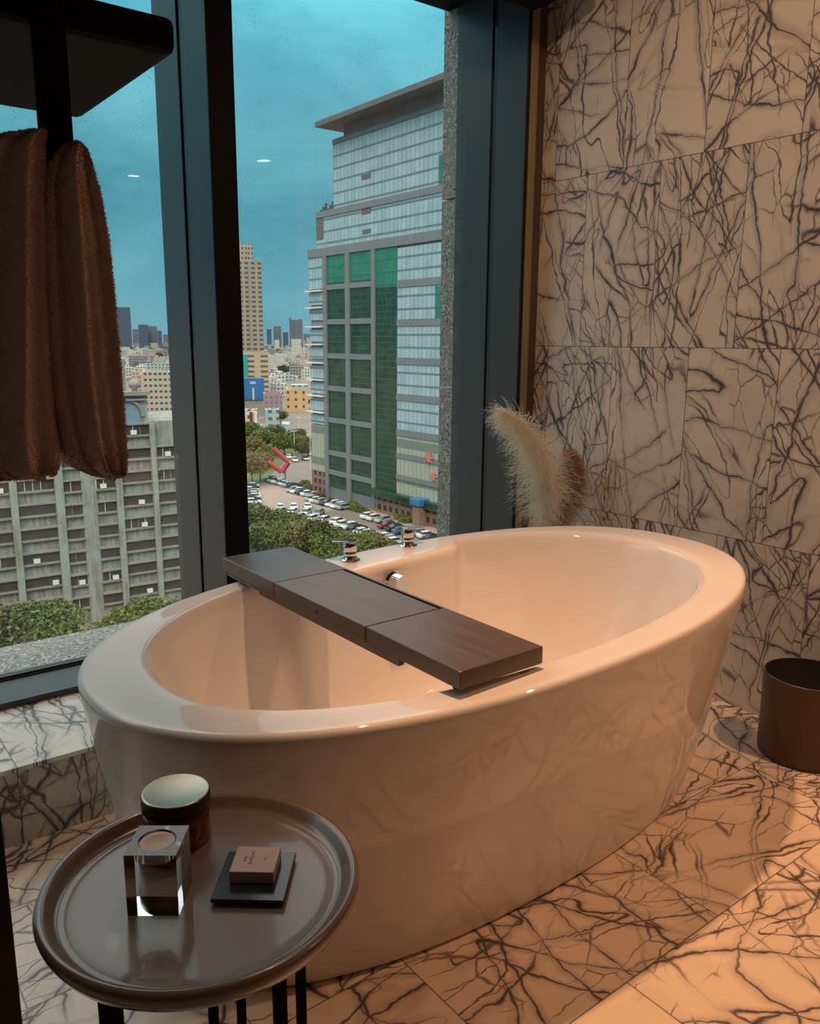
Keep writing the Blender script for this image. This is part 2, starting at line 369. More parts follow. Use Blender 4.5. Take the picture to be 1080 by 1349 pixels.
def ring_inner(fr, grow=0.0, ax=1.0):
    out = []
    for t_ in THS:
        bb = .385 if math.sin(t_) < 0 else .432
        aa = .712
        x, y = sup(t_, (aa*(1-(1-fr)*ax))+grow, bb*fr+grow, 2.28)
        if y > 0:
            c_ = cap(x, fr)-(1-fr)*.10+grow; k = .022
            hh = max(0, min(1, .5+.5*(c_-y)/k)); y = c_*(1-hh)+y*hh - k*hh*(1-hh)
        out.append((CXT+x, CYT+y))
    return out
rings = []
for s in (0,.0,.02,.08,.18,.32,.48,.64,.80,.92):
    f = s**.82; rr = ring_outer(f, .012 if (s == 0 and not rings) else 0)
    rings.append([(x, y, -1.173 + (rimz(x)-.022+1.173)*s + (.004 if rings and s == 0 else 0)) for x, y in rr])
for ins, dz in ((0,-.022),(0,-.012),(.003,-.004),(.009,-.0005),(.016,0.0)):
    rings.append([(x, y, rimz(x)+dz) for x, y in ring_outer(1, ins)])
O = ring_outer(1, .016)
I = ring_inner(1, .012)
for k in (.33, .66, .92): rings.append([(o[0]+(i[0]-o[0])*k, o[1]+(i[1]-o[1])*k, rimz(o[0])-.004*k) for o, i in zip(O, I)])
for gr, dz in ((.008,-.0055), (.002,-.010), (-.003,-.018)):
    rings.append([(x, y, rimz(x)+dz) for x, y in ring_inner(1, gr)])
for fr, d in ((.985,.035),(.965,.08),(.935,.15),(.90,.22),(.865,.28),(.82,.335),(.76,.38),(.68,.412),(.57,.430),(.42,.440),(.25,.445),(.10,.447)):
    rings.append([(x, y, rimz(CXT)+(rimz(x)-rimz(CXT))*max(0, 1-d/.2)-d) for x, y in ring_inner(fr, 0, 1.12)])
vs = [p for r in rings for p in r]; fs = []
for j in range(len(rings)-1):
    for i in range(NT_): fs.append((j*NT_+i, j*NT_+(i+1)%NT_, (j+1)*NT_+(i+1)%NT_, (j+1)*NT_+i))
vs.append((CXT, CYT, rings[-1][0][2])); e = len(vs)-1; L = (len(rings)-1)*NT_
fs += [(L+i, L+(i+1)%NT_, e) for i in range(NT_)]; fs.append(tuple(range(NT_-1,-1,-1)))
tub = empty('bathtub', (CXT, CYT, -1.173), label='white oval freestanding bathtub with a broad rim, standing on the marble floor by the window', cat='bathtub')
m = MB(); m.add([(x-CXT, y-CYT, z+1.173) for x, y, z in vs], fs, 0, True); basin = m.build('basin', M['porcelain'], tub)
sd = basin.modifiers.new('s', 'SUBSURF'); sd.levels = 1; sd.render_levels = 2
# drain and the round overflow filler on the deck wall
yw = CYT + .335 - .010
pc = ony(524, 768, yw-.02)
m = MB(); q = Vector((pc.x-CXT, 0, pc.z+1.173)); y_ = yw-CYT
m.cyl(q+Vector((0,y_+.035,0)), q+Vector((0,y_-.004,0)), .031, 48); m.cyl(q+Vector((0,y_-.004,0)), q+Vector((0,y_-.016,0)), .025, 48)
m.cyl(q+Vector((0,y_-.016,0)), q+Vector((0,y_-.048,0)), .027, 48); m.build('overflow_filler', M['chrome'], tub, label='round chrome overflow filler knob')
m = MB(); zb = rings[-1][0][2]+1.173
m.lathe([(.0,.010),(.028,.010),(.032,.006),(.032,-.01)], .05, -.02, 32, z=zb); m.build('drain', M['chrome'], tub, label='round chrome drain cover')
def handle(x, y, ang, lab):
    z = rimz(x)+.001-.003
    o = empty('tap_handle', (x, y, z), ang, label=lab, cat='tap', group=None)
    m = MB(); m.lathe([(.0,0),(.027,0),(.0275,.0015),(.0265,.003),(.0,.003)], n=48); m.build('flange', M['chrome'], o)
    m = MB(); m.lathe([(.0,.003),(.0165,.003),(.0165,.010),(.0185,.0105),(.0185,.0255),(.0178,.026),(.0185,.0265),(.0185,.0495),(.0178,.050),(.0,.050)], n=48); kn = m.build('knob', M['chrome'], o)
    m = MB(); n = 16
    pts = [(.0185*math.cos(a), .0185*math.sin(a)) for a in [PI*.38+PI*1.24*i/n for i in range(n+1)]] + [(.046,-.008),(.049,-.005),(.049,.005),(.046,.008)]
    m.prism(pts, .0502, .0545); m.build('lever', M['chrome'], kn, bevel=.001)
    return o
h1 = onz(460, 734, -.57); h2 = onz(536, 718, -.57)
handle(h1.x, h1.y-.004, math.radians(150), 'chrome bath tap handle nearer the wooden bath tray, its flat lever pointing left')
handle(h2.x, h2.y-.004, math.radians(-25), 'chrome bath tap handle farther from the wooden bath tray, its flat lever pointing right')

# ------------------------------------------------------------------ bath tray
ZT = -.540
a_ = onz(607, 884, ZT); b_ = onz(710, 854, ZT); c_ = onz(386, 717, ZT); d_ = onz(293, 736, ZT)
tx0 = (a_.x+d_.x)/2; tx1 = (b_.x+c_.x)/2; ty0 = (a_.y+b_.y)/2; ty1 = (c_.y+d_.y)/2
yA = onz(362, 767, ZT).y; yB = onz(482, 825, ZT).y; yN = onz(525, 846, ZT).y
tray = empty('bath_tray', (tx0, ty0, ZT), label='dark wooden bath tray laid across the white bathtub', cat='tray')
W = tx1-tx0; Ln = ty1-ty0; A_ = yA-ty0; B_ = yB-ty0; N_ = yN-ty0; T_ = .034
for (y0, y1) in ((0, B_-.0012), (A_+.0012, Ln)):
    m = MB(); m.box(0, W, y0, y1, -T_, 0); m.build('end_board', M['wood'], tray, bevel=.003)
m = MB(); m.box(0, W-.016, B_+.0012, A_-.0012, -T_, -.0003); m.build('centre_panel', M['wood'], tray, bevel=.0015)
m = MB(); m.box(W-.006, W, B_-.002, A_+.002, -T_, -.0006); m.build('rail', M['wood'], tray, bevel=.001)
m = MB(); m.box(W-.0158, W-.0062, B_-.001, A_+.001, -T_+.001, -.0245); m.build('recess_floor', M['groove'], tray)
for x0, x1 in ((.0004, .014), (W-.014, W-.0004)):
    m = MB(); m.box(x0, x1, N_, 1.690-ty0, -.047, -T_+.0005); m.box(x0, x1, 1.690-ty0, Ln-.03, -.0405, -T_+.0005); m.build('skirt', M['wood'], tray)
m = MB(); pk = ony(0,0,1) if False else Vector((0, onx(417, 803, tx0).y-ty0, -.020))
m.cyl(pk+Vector((-.0012,0,0)), pk+Vector((.002,0,0)), .0035, 16); m.build('peg_hole', M['groove'], tray, label='small dark round finger hole')
zr_ = rimz(tx0+W/2)
for x in (.02, W-.02):
    for y in (.03, Ln-.115):
        m = MB(); m.cyl((x, y, -T_), (x, y, zr_-.001-ZT), .008, 16); m.build('rubber_foot', M['groove'], tray)

# ------------------------------------------------------------------ side table and what stands on it
TX, TY = .366, .902
table = empty('side_table', (TX, TY, -1.173), label='round taupe tray-top side table on black legs in front of the bathtub', cat='table')
m = MB(); m.lathe([(0,-.692),(.150,-.692),(.166,-.691),(.1705,-.6895),(.1725,-.6905),(.181,-.684),(.186,-.675),(.1895,-.6725),(.194,-.6715),(.1985,-.674),(.2005,-.679),(.199,-.686),(.192,-.699),(.178,-.711),(.160,-.716),(0,-.716)], n=128, z=1.173)
m.build('tray_top', M['taupe'], table)
for px, d, w in ((146,.875,.027),(281,1.085,.0155),(318,1.03,.0135),(369,.93,.019),(397,.965,.0145)):
    p = atd(px, 1330, d); m = MB(); a = math.atan2(p.x, p.y)
    rot = Matrix.Rotation(-a, 4, 'Z'); m.box(-w/2, w/2, -.006, .006, .0, 1.173-.714, 0, Matrix.Translation((p.x-TX, p.y-TY, 0)) @ rot)
    m.build('leg', M['black'], table, bevel=.0015)
m = MB(); m.lathe([(.155,.0),(.155,.012),(.139,.012),(.139,.0),(.155,.0)], n=64, z=.0); m.build('foot_ring', M['black'], table)
ZTT = -.692
# jar
j = onz(236, 1128, ZTT); dj = Vector((j.x, j.y, 0)).normalized(); jr = .0455
jc = Vector((j.x, j.y, 0)) + dj*jr
top = None
for k in range(300):
    z = ZTT + k*.0005; p = Vector((jc.x, jc.y, z)); dd = p.dot(FW); yy = 674.5-F*p.dot(UP)/dd
    if yy < 1041: top = z; break
jh = (top or ZTT+.09)-ZTT
jar = empty('candle_jar', (jc.x, jc.y, ZTT), label='dark red lidded candle jar standing at the back of the round side table', cat='jar')
m = MB(); m.lathe([(0,.0),(jr-.004,.0),(jr,.004),(jr,jh-.022),(jr-.002,jh-.020),(0,jh-.020)], n=72); m.build('jar_body', M['redglass'], jar)
lid = None
m = MB(); m.lathe([(jr-.001,jh-.0215),(jr+.002,jh-.021),(jr+.002,jh-.003),(jr+.001,jh-.001),(jr-.001,jh-.001)], n=72); mband = m
m = MB(); m.lathe([(jr+.001,jh-.0015),(jr,jh),(jr-.002,jh),(jr-.004,jh-.0006),(0,jh-.0006)], n=72); lid = m.build('lid', M['goldlid'], jar, label='brushed pale metal lid'); mband.build('lid_band', M['lidband'], lid)
# crystal block with tealight
g1_ = onz(168, 1207, ZTT); g2_ = onz(236, 1207, ZTT); ga = math.atan2(g2_.y-g1_.y, g2_.x-g1_.x); gw = (g2_-g1_).length
gh = .0
for k in range(300):
    z = ZTT + k*.0005; p = Vector((g1_.x, g1_.y, z)); yy = 674.5-F*p.dot(UP)/p.dot(FW)
    if yy < 1128: gh = z-ZTT; break
blk = empty('crystal_candle_holder', (g1_.x, g1_.y, ZTT+.0006), ga, label='square clear crystal candle holder block on the round side table', cat='candle holder')
m = MB(); cx_, cy_, r_ = gw/2, gw/2, gw*.37; n = 64
# block with a round well in its top
vs = [(0,0,0),(gw,0,0),(gw,gw,0),(0,gw,0),(0,0,gh),(gw,0,gh),(gw,gw,gh),(0,gw,gh)]
m.add(vs, [(3,2,1,0),(0,1,5,4),(1,2,6,5),(2,3,7,6),(3,0,4,7)])
sq = []; ci = []; cb = []
for i in range(n):
    a = 2*PI*i/n + PI/4; c, s = math.cos(a), math.sin(a); k = 1/max(abs(c), abs(s))
    sq.append((cx_+gw/2*c*k, cy_+gw/2*s*k, gh)); ci.append((cx_+r_*c, cy_+r_*s, gh)); cb.append((cx_+r_*c, cy_+r_*s, gh-.016))
m.add(sq+ci+cb, [(i, (i+1)%n, n+(i+1)%n, n+i) for i in range(n)] + [(n+i, n+(i+1)%n, 2*n+(i+1)%n, 2*n+i) for i in range(n)] + [tuple(range(2*n, 3*n))])
m.build('block', M['crystal'], blk)
cand = empty('tealight', (0,0,0)); C.objects.unlink(cand); bpy.data.objects.remove(cand)
m = MB(); m.lathe([(0,-.0154),(r_-.0012,-.0154),(r_-.001,-.003),(r_-.003,-.0015),(r_*.62,-.003),(r_*.5,-.0045),(0,-.0048)], 0, 0, 48)
tq = Vector((g1_.x, g1_.y, ZTT+.0006)) + Matrix.Rotation(ga, 3, 'Z') @ Vector((cx_, cy_, gh))
m.build('tealight', M['wax'], loc=tq, label='pale round tealight set in the top of the crystal block', cat='candle')
# slate dish with soap box
s1 = onz(277, 1194, ZTT); s2 = onz(374, 1196, ZTT); sa = math.atan2(s2.y-s1.y, s2.x-s1.x); sw = (s2-s1).length
dish = empty('soap_dish', (s1.x, s1.y, ZTT), sa, label='square dark slate soap dish on the round side table', cat='dish')
m = MB(); m.box(0.004, sw-.004, .004, sw*1.04, 0, .004); m.box(0, sw, 0, sw*1.08, .004, .0095); m.build('plate', M['dish'], dish, bevel=.0012)
so = onz(302, 1163, ZTT+.0095); se = onz(361, 1163, ZTT+.0095); sl = (se-so).length
soap = empty('soap_box', (so.x, so.y, ZTT+.0096), sa+.0, label='small blush pink soap box with dark printed lettering lying on the slate dish', cat='box')
m = MB(); m.box(0, sl, 0, sl*.95, 0, .016); m.build('carton', M['soap'], soap, bevel=.0009)
def text(body, size, x, y, z, rot, mat, parent, name='lettering'):
    cu = bpy.data.curves.new(name, 'FONT'); cu.body = body; cu.size = size; cu.extrude = .00008
    o = bpy.data.objects.new(name, cu); C.objects.link(o)
    dg = bpy.context.evaluated_depsgraph_get(); me = bpy.data.meshes.new_from_object(o.evaluated_get(dg))
    bpy.data.objects.remove(o); me.materials.append(mat)
    q = bpy.data.objects.new(name, me); link(q, parent); q.location = (x, y, z); q.rotation_euler = rot; return q
text('BLANCHE', .0062, sl*.44, sl*.28, .0161, (0,0,PI/2), M['ink'], soap)
text('ROSE', .0048, sl*.30, sl*.38, .0161, (0,0,PI/2), M['ink'], soap)
text('75 g', .0042, sl*.74, sl*.42, .0161, (0,0,PI/2), M['ink'], soap)

# ------------------------------------------------------------------ waste bin
bl = onz(991, 985, -1.173); bf = onz(1070, 1018, -1.173)
br = .124; bc = (2.273, 1.05)
bin_ = empty('waste_bin', (bc[0], bc[1], -1.173), label='round bronze waste bin standing on the floor against the marble wall', cat='bin')
bh = .247
m = MB(); m.lathe([(0,0),(br-.004,0),(br-.001,.004),(br,.02),(br,bh-.004),(br-.001,bh),(br-.004,bh)], n=80); m.build('shell', M['bin'], bin_)
m = MB(); m.lathe([(br-.004,bh),(br-.0055,bh-.004),(br-.006,.012),(0,.012)], n=80); m.build('liner', M['bin_in'], bin_, label='black bin liner')

# ------------------------------------------------------------------ towel rack (upper left) and towel
rack = empty('towel_rack', (.10, .92, -1.173), label='black ceiling-hung shelf rack with a hook bar and post at left', cat='rack')
def rp(b, name, bevel=0.002, lab=None, mat='black'):
    m = MB(); m.box(b[0]-.10, b[1]-.10, b[2]-.92, b[3]-.92, b[4]+1.173, b[5]+1.173); return m.build(name, M[mat], rack, bevel=bevel, label=lab)
K = 1.35
sc_ = onz(108, 158, .308); sn = onz(235, 72, .308)
rp((-.30, sc_.x, sn.y, sc_.y, .308, .346), 'shelf', .010)
bx = ony(67, 130, .935).x
rp((bx-.0165, bx+.0165, .923, .931, .170, CZ), 'hook_bar', .002)
rp((bx-.0165, bx+.0165, .931, .975, .170, .184), 'hook', .002)
pr_ = ony(20, 1250, .93).x
rp((pr_-.10, pr_, .93, .99, -1.173, CZ), 'post', .002, mat='post')
rp((-.30, pr_-.02, .97, 1.0, .346, .36), 'bracket', .001)

def towel():
    """folded towel hung in the middle: loft of wavy cross-sections"""
    m = MB(); lobes = []
    yk = .955
    def px2x(px, py): return ony(px, py, yk)
    # silhouette: (y_px, left_px, right_px) for the left and right bundle
    Ld = [(178,36,52),(186,-6,56),(200,-34,58),(240,-50,64),(300,-58,66),(380,-62,67),(460,-66,70),(540,-70,73),(590,-72,77),(615,-60,76),(624,-30,70),(628,30,66)]
    Rd = [(196,80,92),(206,68,101),(225,52,108),(260,46,118),(320,46,129),(400,50,137),(470,54,143),(540,64,150),(590,76,154),(612,92,153),(620,110,150),(624,124,142)]
    for data, yo, th, ph in ((Ld, .004, .050, .4), (Rd, -.006, .046, 2.0)):
        zs = []; sec = []
        for i in range(len(data)-1):
            for k in range(5):
                f = k/5; a, b = data[i], data[i+1]; sec.append([a[q]+(b[q]-a[q])*f for q in range(3)])
        sec.append(list(data[-1])); N = 96; base = len(m.v); vs = []; fs = []
        for si, (py, pl, pr) in enumerate(sec):
            L_ = px2x(pl, py); Rr = px2x(pr, py); z = (L_.z+Rr.z)/2; cx = (L_.x+Rr.x)/2; hw = (Rr.x-L_.x)/2
            prog = si/(len(sec)-1); thk = th*min(1, .35+3*math.sqrt(prog))*(1 if prog < .93 else max(.25, 1-(prog-.93)*9))
            for i in range(N):
                a = 2*PI*i/N; c, s = math.cos(a), math.sin(a)
                x = cx+hw*math.copysign(abs(c)**.75, c); y = yk+yo+thk*math.copysign(abs(s)**.7, s)
                u = (x-cx)/max(hw, .01)
                fold = math.sin(u*6.2+ph+prog*.7)*.6+math.sin(u*11+ph*2-prog*1.1)*.35
                y += (-.018*fold*min(1, prog*3+.15))*(1 if s < 0 else -.6)
                nz = noise.noise(Vector((x*14, y*14, z*7)))*.006
                vs.append((x, y+nz, z+noise.noise(Vector((x*20, 3, z*4)))*.004))
        for j in range(len(sec)-1):
            for i in range(N): fs.append((j*N+i, (j+1)*N+i, (j+1)*N+(i+1)%N, j*N+(i+1)%N))
        fs.append(tuple(range(N))); fs.append(tuple(range(len(sec)*N-1, (len(sec)-1)*N-1, -1)))
        m.add(vs, fs, 0, True); lobes.append((vs, N, len(sec)))
    return m, lobes
tw = empty('towel', (.25, .955, .0), label='dusty pink terry towel hanging in folds from the black hook bar', cat='towel')
m, lobes = towel(); m.v = [(x-.25, y-.955, z) for x, y, z in m.v]; m.build('cloth', M['towel'], tw)
fz = MB()
for vs, N, ns in lobes:
    for q in range(17000):
        j = R_.randrange(1, ns-1); i = R_.randrange(N); a = Vector(vs[j*N+i]); b = Vector(vs[j*N+(i+1)%N]); c = Vector(vs[(j+1)*N+i] if j+1 < ns else vs[j*N+i])
        p = a + (b-a)*R_.random() + (c-a)*R_.random(); nn = (b-a).cross(c-a)
        if nn.length < 1e-9: continue
        nn.normalize(); cen = Vector((sum(v[0] for v in vs[j*N:j*N+N:12])/8, sum(v[1] for v in vs[j*N:j*N+N:12])/8, p.z))
        if nn.dot(p-cen) < 0: nn = -nn
        d = (nn + Vector([R_.uniform(-.7,.7) for _ in range(3)])).normalized()*R_.uniform(.0012,.0028); w = d.cross(Vector((R_.random(),R_.random(),R_.random()))).normalized()*.0006
        o_ = Vector((.25,.955,0)); fz.add([p-w-o_, p+w-o_, p+d-o_], [(0,1,2)])
fz.build('terry_pile', pm('pale_terry_loops', (.50,.38,.33), .9), tw, kind='stuff')

# ------------------------------------------------------------------ pampas grass in a vase behind the tub
VX, VY = 2.10, 2.08
vase = empty('vase', (VX, VY, Z_L), label='dark clay vase on the marble ledge behind the bathtub holding the pampas grass', cat='vase')
m = MB(); m.lathe([(0,0),(.045,0),(.06,.02),(.066,.08),(.055,.14),(.030,.18),(.028,.20),(.024,.20),(.026,.17),(.0,.03)], n=48); m.build('vase_body', M['vase'], vase)
def bez(p, t):
    p = list(p)
    while len(p) > 1: p = [p[i]+(p[i+1]-p[i])*t for i in range(len(p)-1)]
    return p[0]
def pampas(pxpts, yk, mat, lab, side, seed, n, ln, start):
    rr = random.Random(seed)
    P = [Vector((VX, VY, Z_L+.15))] + [ony(px, py, yk_) for (px, py), yk_ in zip(pxpts, yk)]
    o = empty('pampas_grass', (VX, VY, Z_L+.10), label=lab, cat='dried plant'); off = Vector((VX, VY, Z_L+.10))
    cp = [bez(P, i/60) for i in range(61)]
    m = MB(); m.tube([p-off for p in cp], [.0032*(1-.7*i/60) for i in range(61)], 8); m.build('stem', M['stem'], o)
    m = MB()
    for k in range(n):
        t = start + (1-start)*(rr.random()**.85); q = (t-start)/(1-start); c = bez(P, t); tg = (bez(P, min(1, t+.02))-bez(P, t-.02)).normalized()
        a = rr.uniform(0, 2*PI); s_ = tg.cross(Vector((0,0,1))).normalized(); u_ = s_.cross(tg)
        out = s_*math.cos(a)+u_*math.sin(a)
        env = min(1, q*4+.4)*(1-.55*q**2.5)
        L_ = ln*env*rr.uniform(.25,1.1)
        out = (out + Vector(side)*.75).normalized()
        p = c; d = (out*.9+tg*.45).normalized(); prev = p; pts = [p]
        for i in range(6):
            d = (d + Vector((0,0,-.13)) + Vector([rr.gauss(0,.16) for _ in range(3)])).normalized(); p = p + d*(L_/6); pts.append(p)
        w = rr.uniform(.0007,.0015)
        wd = Vector((rr.gauss(0,1), rr.gauss(0,1), rr.gauss(0,1))).normalized()*w
        vs = []
        for i, p in enumerate(pts):
            f = 1-.8*i/6; vs += [p-wd*f-off, p+wd*f-off]
        m.add(vs, [(2*i, 2*i+1, 2*i+3, 2*i+2) for i in range(6)], 0)
        for i in range(2, 6):
            for _ in range(3):
                e = pts[i]-off; v_ = Vector([rr.gauss(0,1) for _ in range(3)]).normalized()*rr.uniform(.004,.009)+Vector((0,0,-.003)); x_ = v_.cross(wd).normalized()*.0005
                m.add([e-x_, e+x_, e+v_], [(0,1,2)])
    m.build('plume', mat, o)
    return o
pampas([(741,668),(728,612),(705,560),(662,541)], (2.05, 2.0, 1.96, 1.93), M['plume'], 'cream pampas plume arching left toward the window frame', (-.95,-.35,-.55), 3, 3400, .165, .20)
pampas([(762,668),(760,640),(755,612),(748,596)], (2.02, 2.0, 2.0, 2.0), M['plume2'], 'tan pampas plume behind the cream one, against the marble wall', (.50,.0,-.1), 4, 4200, .085, .12)

# ------------------------------------------------------------------ THE CITY
M['asphalt'] = pm('asphalt', (.17,.145,.125), .9, var=.25, scale=.15)
M['paving'] = pm('pink_paving', (.30,.235,.20), .9, var=.25, scale=.8)
M['lawn'] = pm('scrub_lawn', (.085,.11,.035), .95, var=.5, scale=.4)
t = NT('weathered_concrete'); v = t.obj(); st = t.noise(t.vmath('MULTIPLY', v, (2.2, 2.2, .12)), 1.0, 4, .6); bl = t.noise(v, .35, 4)
c = t.mix(t.step(st, .38, .66), (.17,.165,.14,1), (.30,.315,.28,1)); c = t.mix(t.step(bl, .4, .65), c, (.25,.30,.285,1)); t.base(c); t.p.inputs['Roughness'].default_value = .85; M['concrete'] = t.mat
M['concrete2'] = pm('stained_concrete', (.23,.225,.195), .85, var=.3, scale=.5)
M['darkwin'] = pm('dark_window_band', (.055,.042,.036), .45, var=.8, scale=1.6)
M['whitepaint'] = pm('white_paint', (.62,.64,.62), .6, var=.1)
M['tealglass'] = pm('pale_blue_arched_glass', (.16,.27,.34), .2, var=.2, scale=1.5)
M['leaf'] = [pm('leaf_green_%d' % i, c, .8, var=.45, scale=1.2) for i, c in enumerate([(.085,.125,.025),(.13,.16,.035),(.055,.085,.022),(.17,.14,.055)])]
M['bark'] = pm('bark', (.09,.065,.045), .9)
M['tintglass'] = pm('car_glass', (.03,.045,.05), .1)
M['tyre'] = pm('tyre', (.01,.01,.01), .8)
for k, c in dict(white=(.70,.76,.76), silver=(.34,.40,.42), dark=(.03,.035,.045), red=(.25,.03,.03), blue=(.08,.14,.20)).items():
    M['car_'+k] = pm('car_paint_'+k, c, .25, .1, .03)

struct('ground', M['asphalt'], (-3000, 6000, 40, 7000, GZ-2, GZ))
def patch(name, pts, mat, z):
    m = MB(); m.prism([(p.x, p.y) for p in pts], GZ, GZ+z); return m.build(name, mat, kind='structure')
G = lambda px, py: onz(px, py, GZ)
patch('ground_paving', [G(330,690),G(400,680),G(440,672),G(380,640),G(330,640)][::-1], M['paving'], .03)
patch('ground_plaza', [G(440,660),G(585,720),G(600,690),G(500,655)][::-1], M['paving'], .10)
patch('ground_lawn', [G(325,740),G(480,760),G(520,735),G(400,690),G(328,690)][::-1], M['lawn'], .06)
patch('ground_verge', [G(322,640),G(345,636),G(395,590),G(322,590)][::-1], M['lawn'], .05)

# glass office tower ------------------------------------------------
XT = 112.0
def fy(px): return onx(px, 450, XT).y
def fz_(px, py): return onx(px, py, XT).z
def glassgrid(name, c1, c2, du, dv, line, rough=.12, lw=.05, metal=0.0, nsc=.25):
    t = NT(name); x, y, z = t.sep(t.obj()); u = t.math('ADD', x, y)
    a = t.math('FRACT', t.math('DIVIDE', u, du)); b = t.math('FRACT', t.math('DIVIDE', z, dv))
    ln = t.math('MAXIMUM', t.math('LESS_THAN', a, lw), t.math('LESS_THAN', b, lw*2.0))
    wn = t.n('ShaderNodeTexWhiteNoise', noise_dimensions='2D')
    t.set(wn.inputs['Vector'], t.comb(t.math('FLOOR', t.math('DIVIDE', u, du)), t.math('FLOOR', t.math('DIVIDE', z, dv))))
    f = t.math('ADD', t.math('MULTIPLY', wn.outputs['Value'], .4), t.math('MULTIPLY', t.noise(t.obj(), nsc, 4), .8), clamp=True)  # on the glass walls this noise paints uneven reflections into the colour
    t.base(t.mix(ln, t.mix(f, c4(c1), c4(c2)), c4(line))); t.p.inputs['Roughness'].default_value = rough; t.p.inputs['Metallic'].default_value = metal; t.p.inputs['Specular IOR Level'].default_value = .3
    return t.mat
M['glassblue'] = glassgrid('sky_blue_curtain_wall', (.20,.34,.40), (.36,.50,.55), 1.5, 2.75, (.12,.20,.24), .10, .09)  # pale blue base colour includes a painted sky reflection
M['glassgreen'] = glassgrid('green_curtain_wall', (.003,.020,.014), (.018,.075,.052), 1.5, 1.37, (.035,.085,.065), .10, .07)
M['glassteal'] = glassgrid('bright_teal_curtain_wall', (.015,.15,.11), (.03,.21,.15), 1.5, 2.75, (.03,.12,.09), .10, .05)
M['panel'] = pm('grey_stone_band', (.15,.185,.20), .5, var=.1, scale=.3)
M['panel2'] = pm('dark_roof_soffit', (.10,.11,.115), .6, var=.15, scale=.2)
M['ribbed'] = glassgrid('pale_ribbed_cladding', (.30,.34,.28), (.36,.39,.32), 1.5, 8.2, (.16,.20,.18), .5, .12)
M['shopfront'] = facade('shop_glazing', (.20,.12,.10), (.03,.03,.03), 2.3, 2.2, .6, .6)
ye, y1, y2, y3, y4, y5, y6, y7 = [fy(p) for p in (408, 427, 431.5, 456, 461.5, 490, 494.5, 523)]
yR = 100.0
tower = empty('glass_office_tower', (XT, 150, GZ), label='tall green and pale blue glass office tower with a flat overhanging roof', cat='building')
OX, OY, OZ = XT, 150.0, GZ
def tb(mat, name, ya, yb, za, zb, out=0.0, depth=.4, **k):
    """a slab standing on the facade plane, between y (far ya, near yb) and z"""
    m = MB(); m.box(-out, depth, min(ya,yb)-OY, max(ya,yb)-OY, min(za,zb)-OZ, max(za,zb)-OZ); return m.build(name, mat, tower, **k)
rowz = [20.7-8.2*i for i in range(9)]
ztop = fz_(442, 183); zs1 = fz_(419, 282); zs2 = 20.9
# body: three stepped volumes behind the facade
m = MB()
m.box(.35, 34, yR-OY, ye-.3-OY, 0, zs2-OZ); m.box(.35, 34, yR-OY, fy(419)-.3-OY, zs2-OZ, zs1-OZ-.2); m.box(.35, 34, yR-OY, fy(441)-.3-OY, zs1-OZ-.2, ztop-OZ-.2)
m.build('core', M['panel'], tower)
tb(M['glassblue'], 'upper_glazing', fy(441), yR, zs1, ztop-.9)
tb(M['panel'], 'parapet_band', fy(441), yR, ztop-1.0, ztop, .15)
tb(M['panel'], 'upper_band', fy(419), yR, zs1-1.0, zs1+.4, .25)
tb(M['glassblue'], 'middle_glazing', fy(428), yR, 22.4, zs1-.9)
tb(M['panel2'], 'corner_panel', fy(419), fy(428), 24.6, zs1-.9, .1)
tb(M['glassblue'], 'middle_corner_glazing', fy(419), fy(428), 22.4, 24.6)
tb(M['panel'], 'middle_band', ye, yR, 20.5, 22.5, .25)
m = MB(); m.box(-4.5, 36, yR-OY-2, fy(441)+.5-OY, fz_(441,169)-OZ-.2, fz_(441,169)-OZ+.9)
m.box(-.2, 33, yR-OY, fy(456)-OY, ztop-OZ-.1, fz_(441,169)-OZ); m.build('roof', M['panel2'], tower)
# green grid: two narrow bays and one wide bay, five full modules and two half modules
zr = [20.5] + [12.4, 4.1, -4.2, -12.2, -20.2, -28.6, -33.6, -38.0]
for bi, (a, b) in enumerate(((y2, y3), (y4, y5))):
    for i in range(8):
        tb(M['glassteal'] if i == 0 and False else M['glassgreen'], 'window_bay', a, b, zr[i]-.05, zr[i+1]+1.2, -.15)
tb(M['glassgreen'], 'central_glazing', y6, y7, zr[0], -36.2, -.1)
tb(M['glassteal'], 'central_glazing_top', y6, y7, 12.0, 20.5, -.05)
for a, b in ((y2, y3), (y4, y5)): tb(M['glassteal'], 'window_bay_top', a, b, 14.0, 20.5, -.12)
for z in zr[1:8]: tb(M['panel'], 'floor_band', y2, y5, z, z+1.25, .2)
for a, b in ((y1, y2), (y3, y4), (y5, y6)): tb(M['panel'], 'mullion_post', a, b, GZ, 20.5, .3)
# right pale blue bays
zb_ = [20.2, 12.2, 3.9, -4.4, -12.4, -20.4]
for i in range(5):
    tb(M['glassblue'], 'blue_bay', y7, yR, zb_[i]-.2, zb_[i+1]+1.0)
    tb(M['panel'], 'blue_band', y7, yR, zb_[i+1]-.5, zb_[i+1]+1.0, .2)
for i, (a, b) in enumerate(((-24.8,-20.9), (-29.8,-26.0), (-34.6,-31.0))):
    tb(M['ribbed'], 'ribbed_panel', y7, yR, a, b)
    if i: tb(M['panel'], 'ribbed_band', y7, yR, b, b+1.2, .2)
tb(M['glassgreen'], 'entrance_canopy', y6, yR+14, -35.9, -34.2, 1.4)
tb(M['shopfront'], 'shop_front', y6, yR, GZ, -35.9, .3)
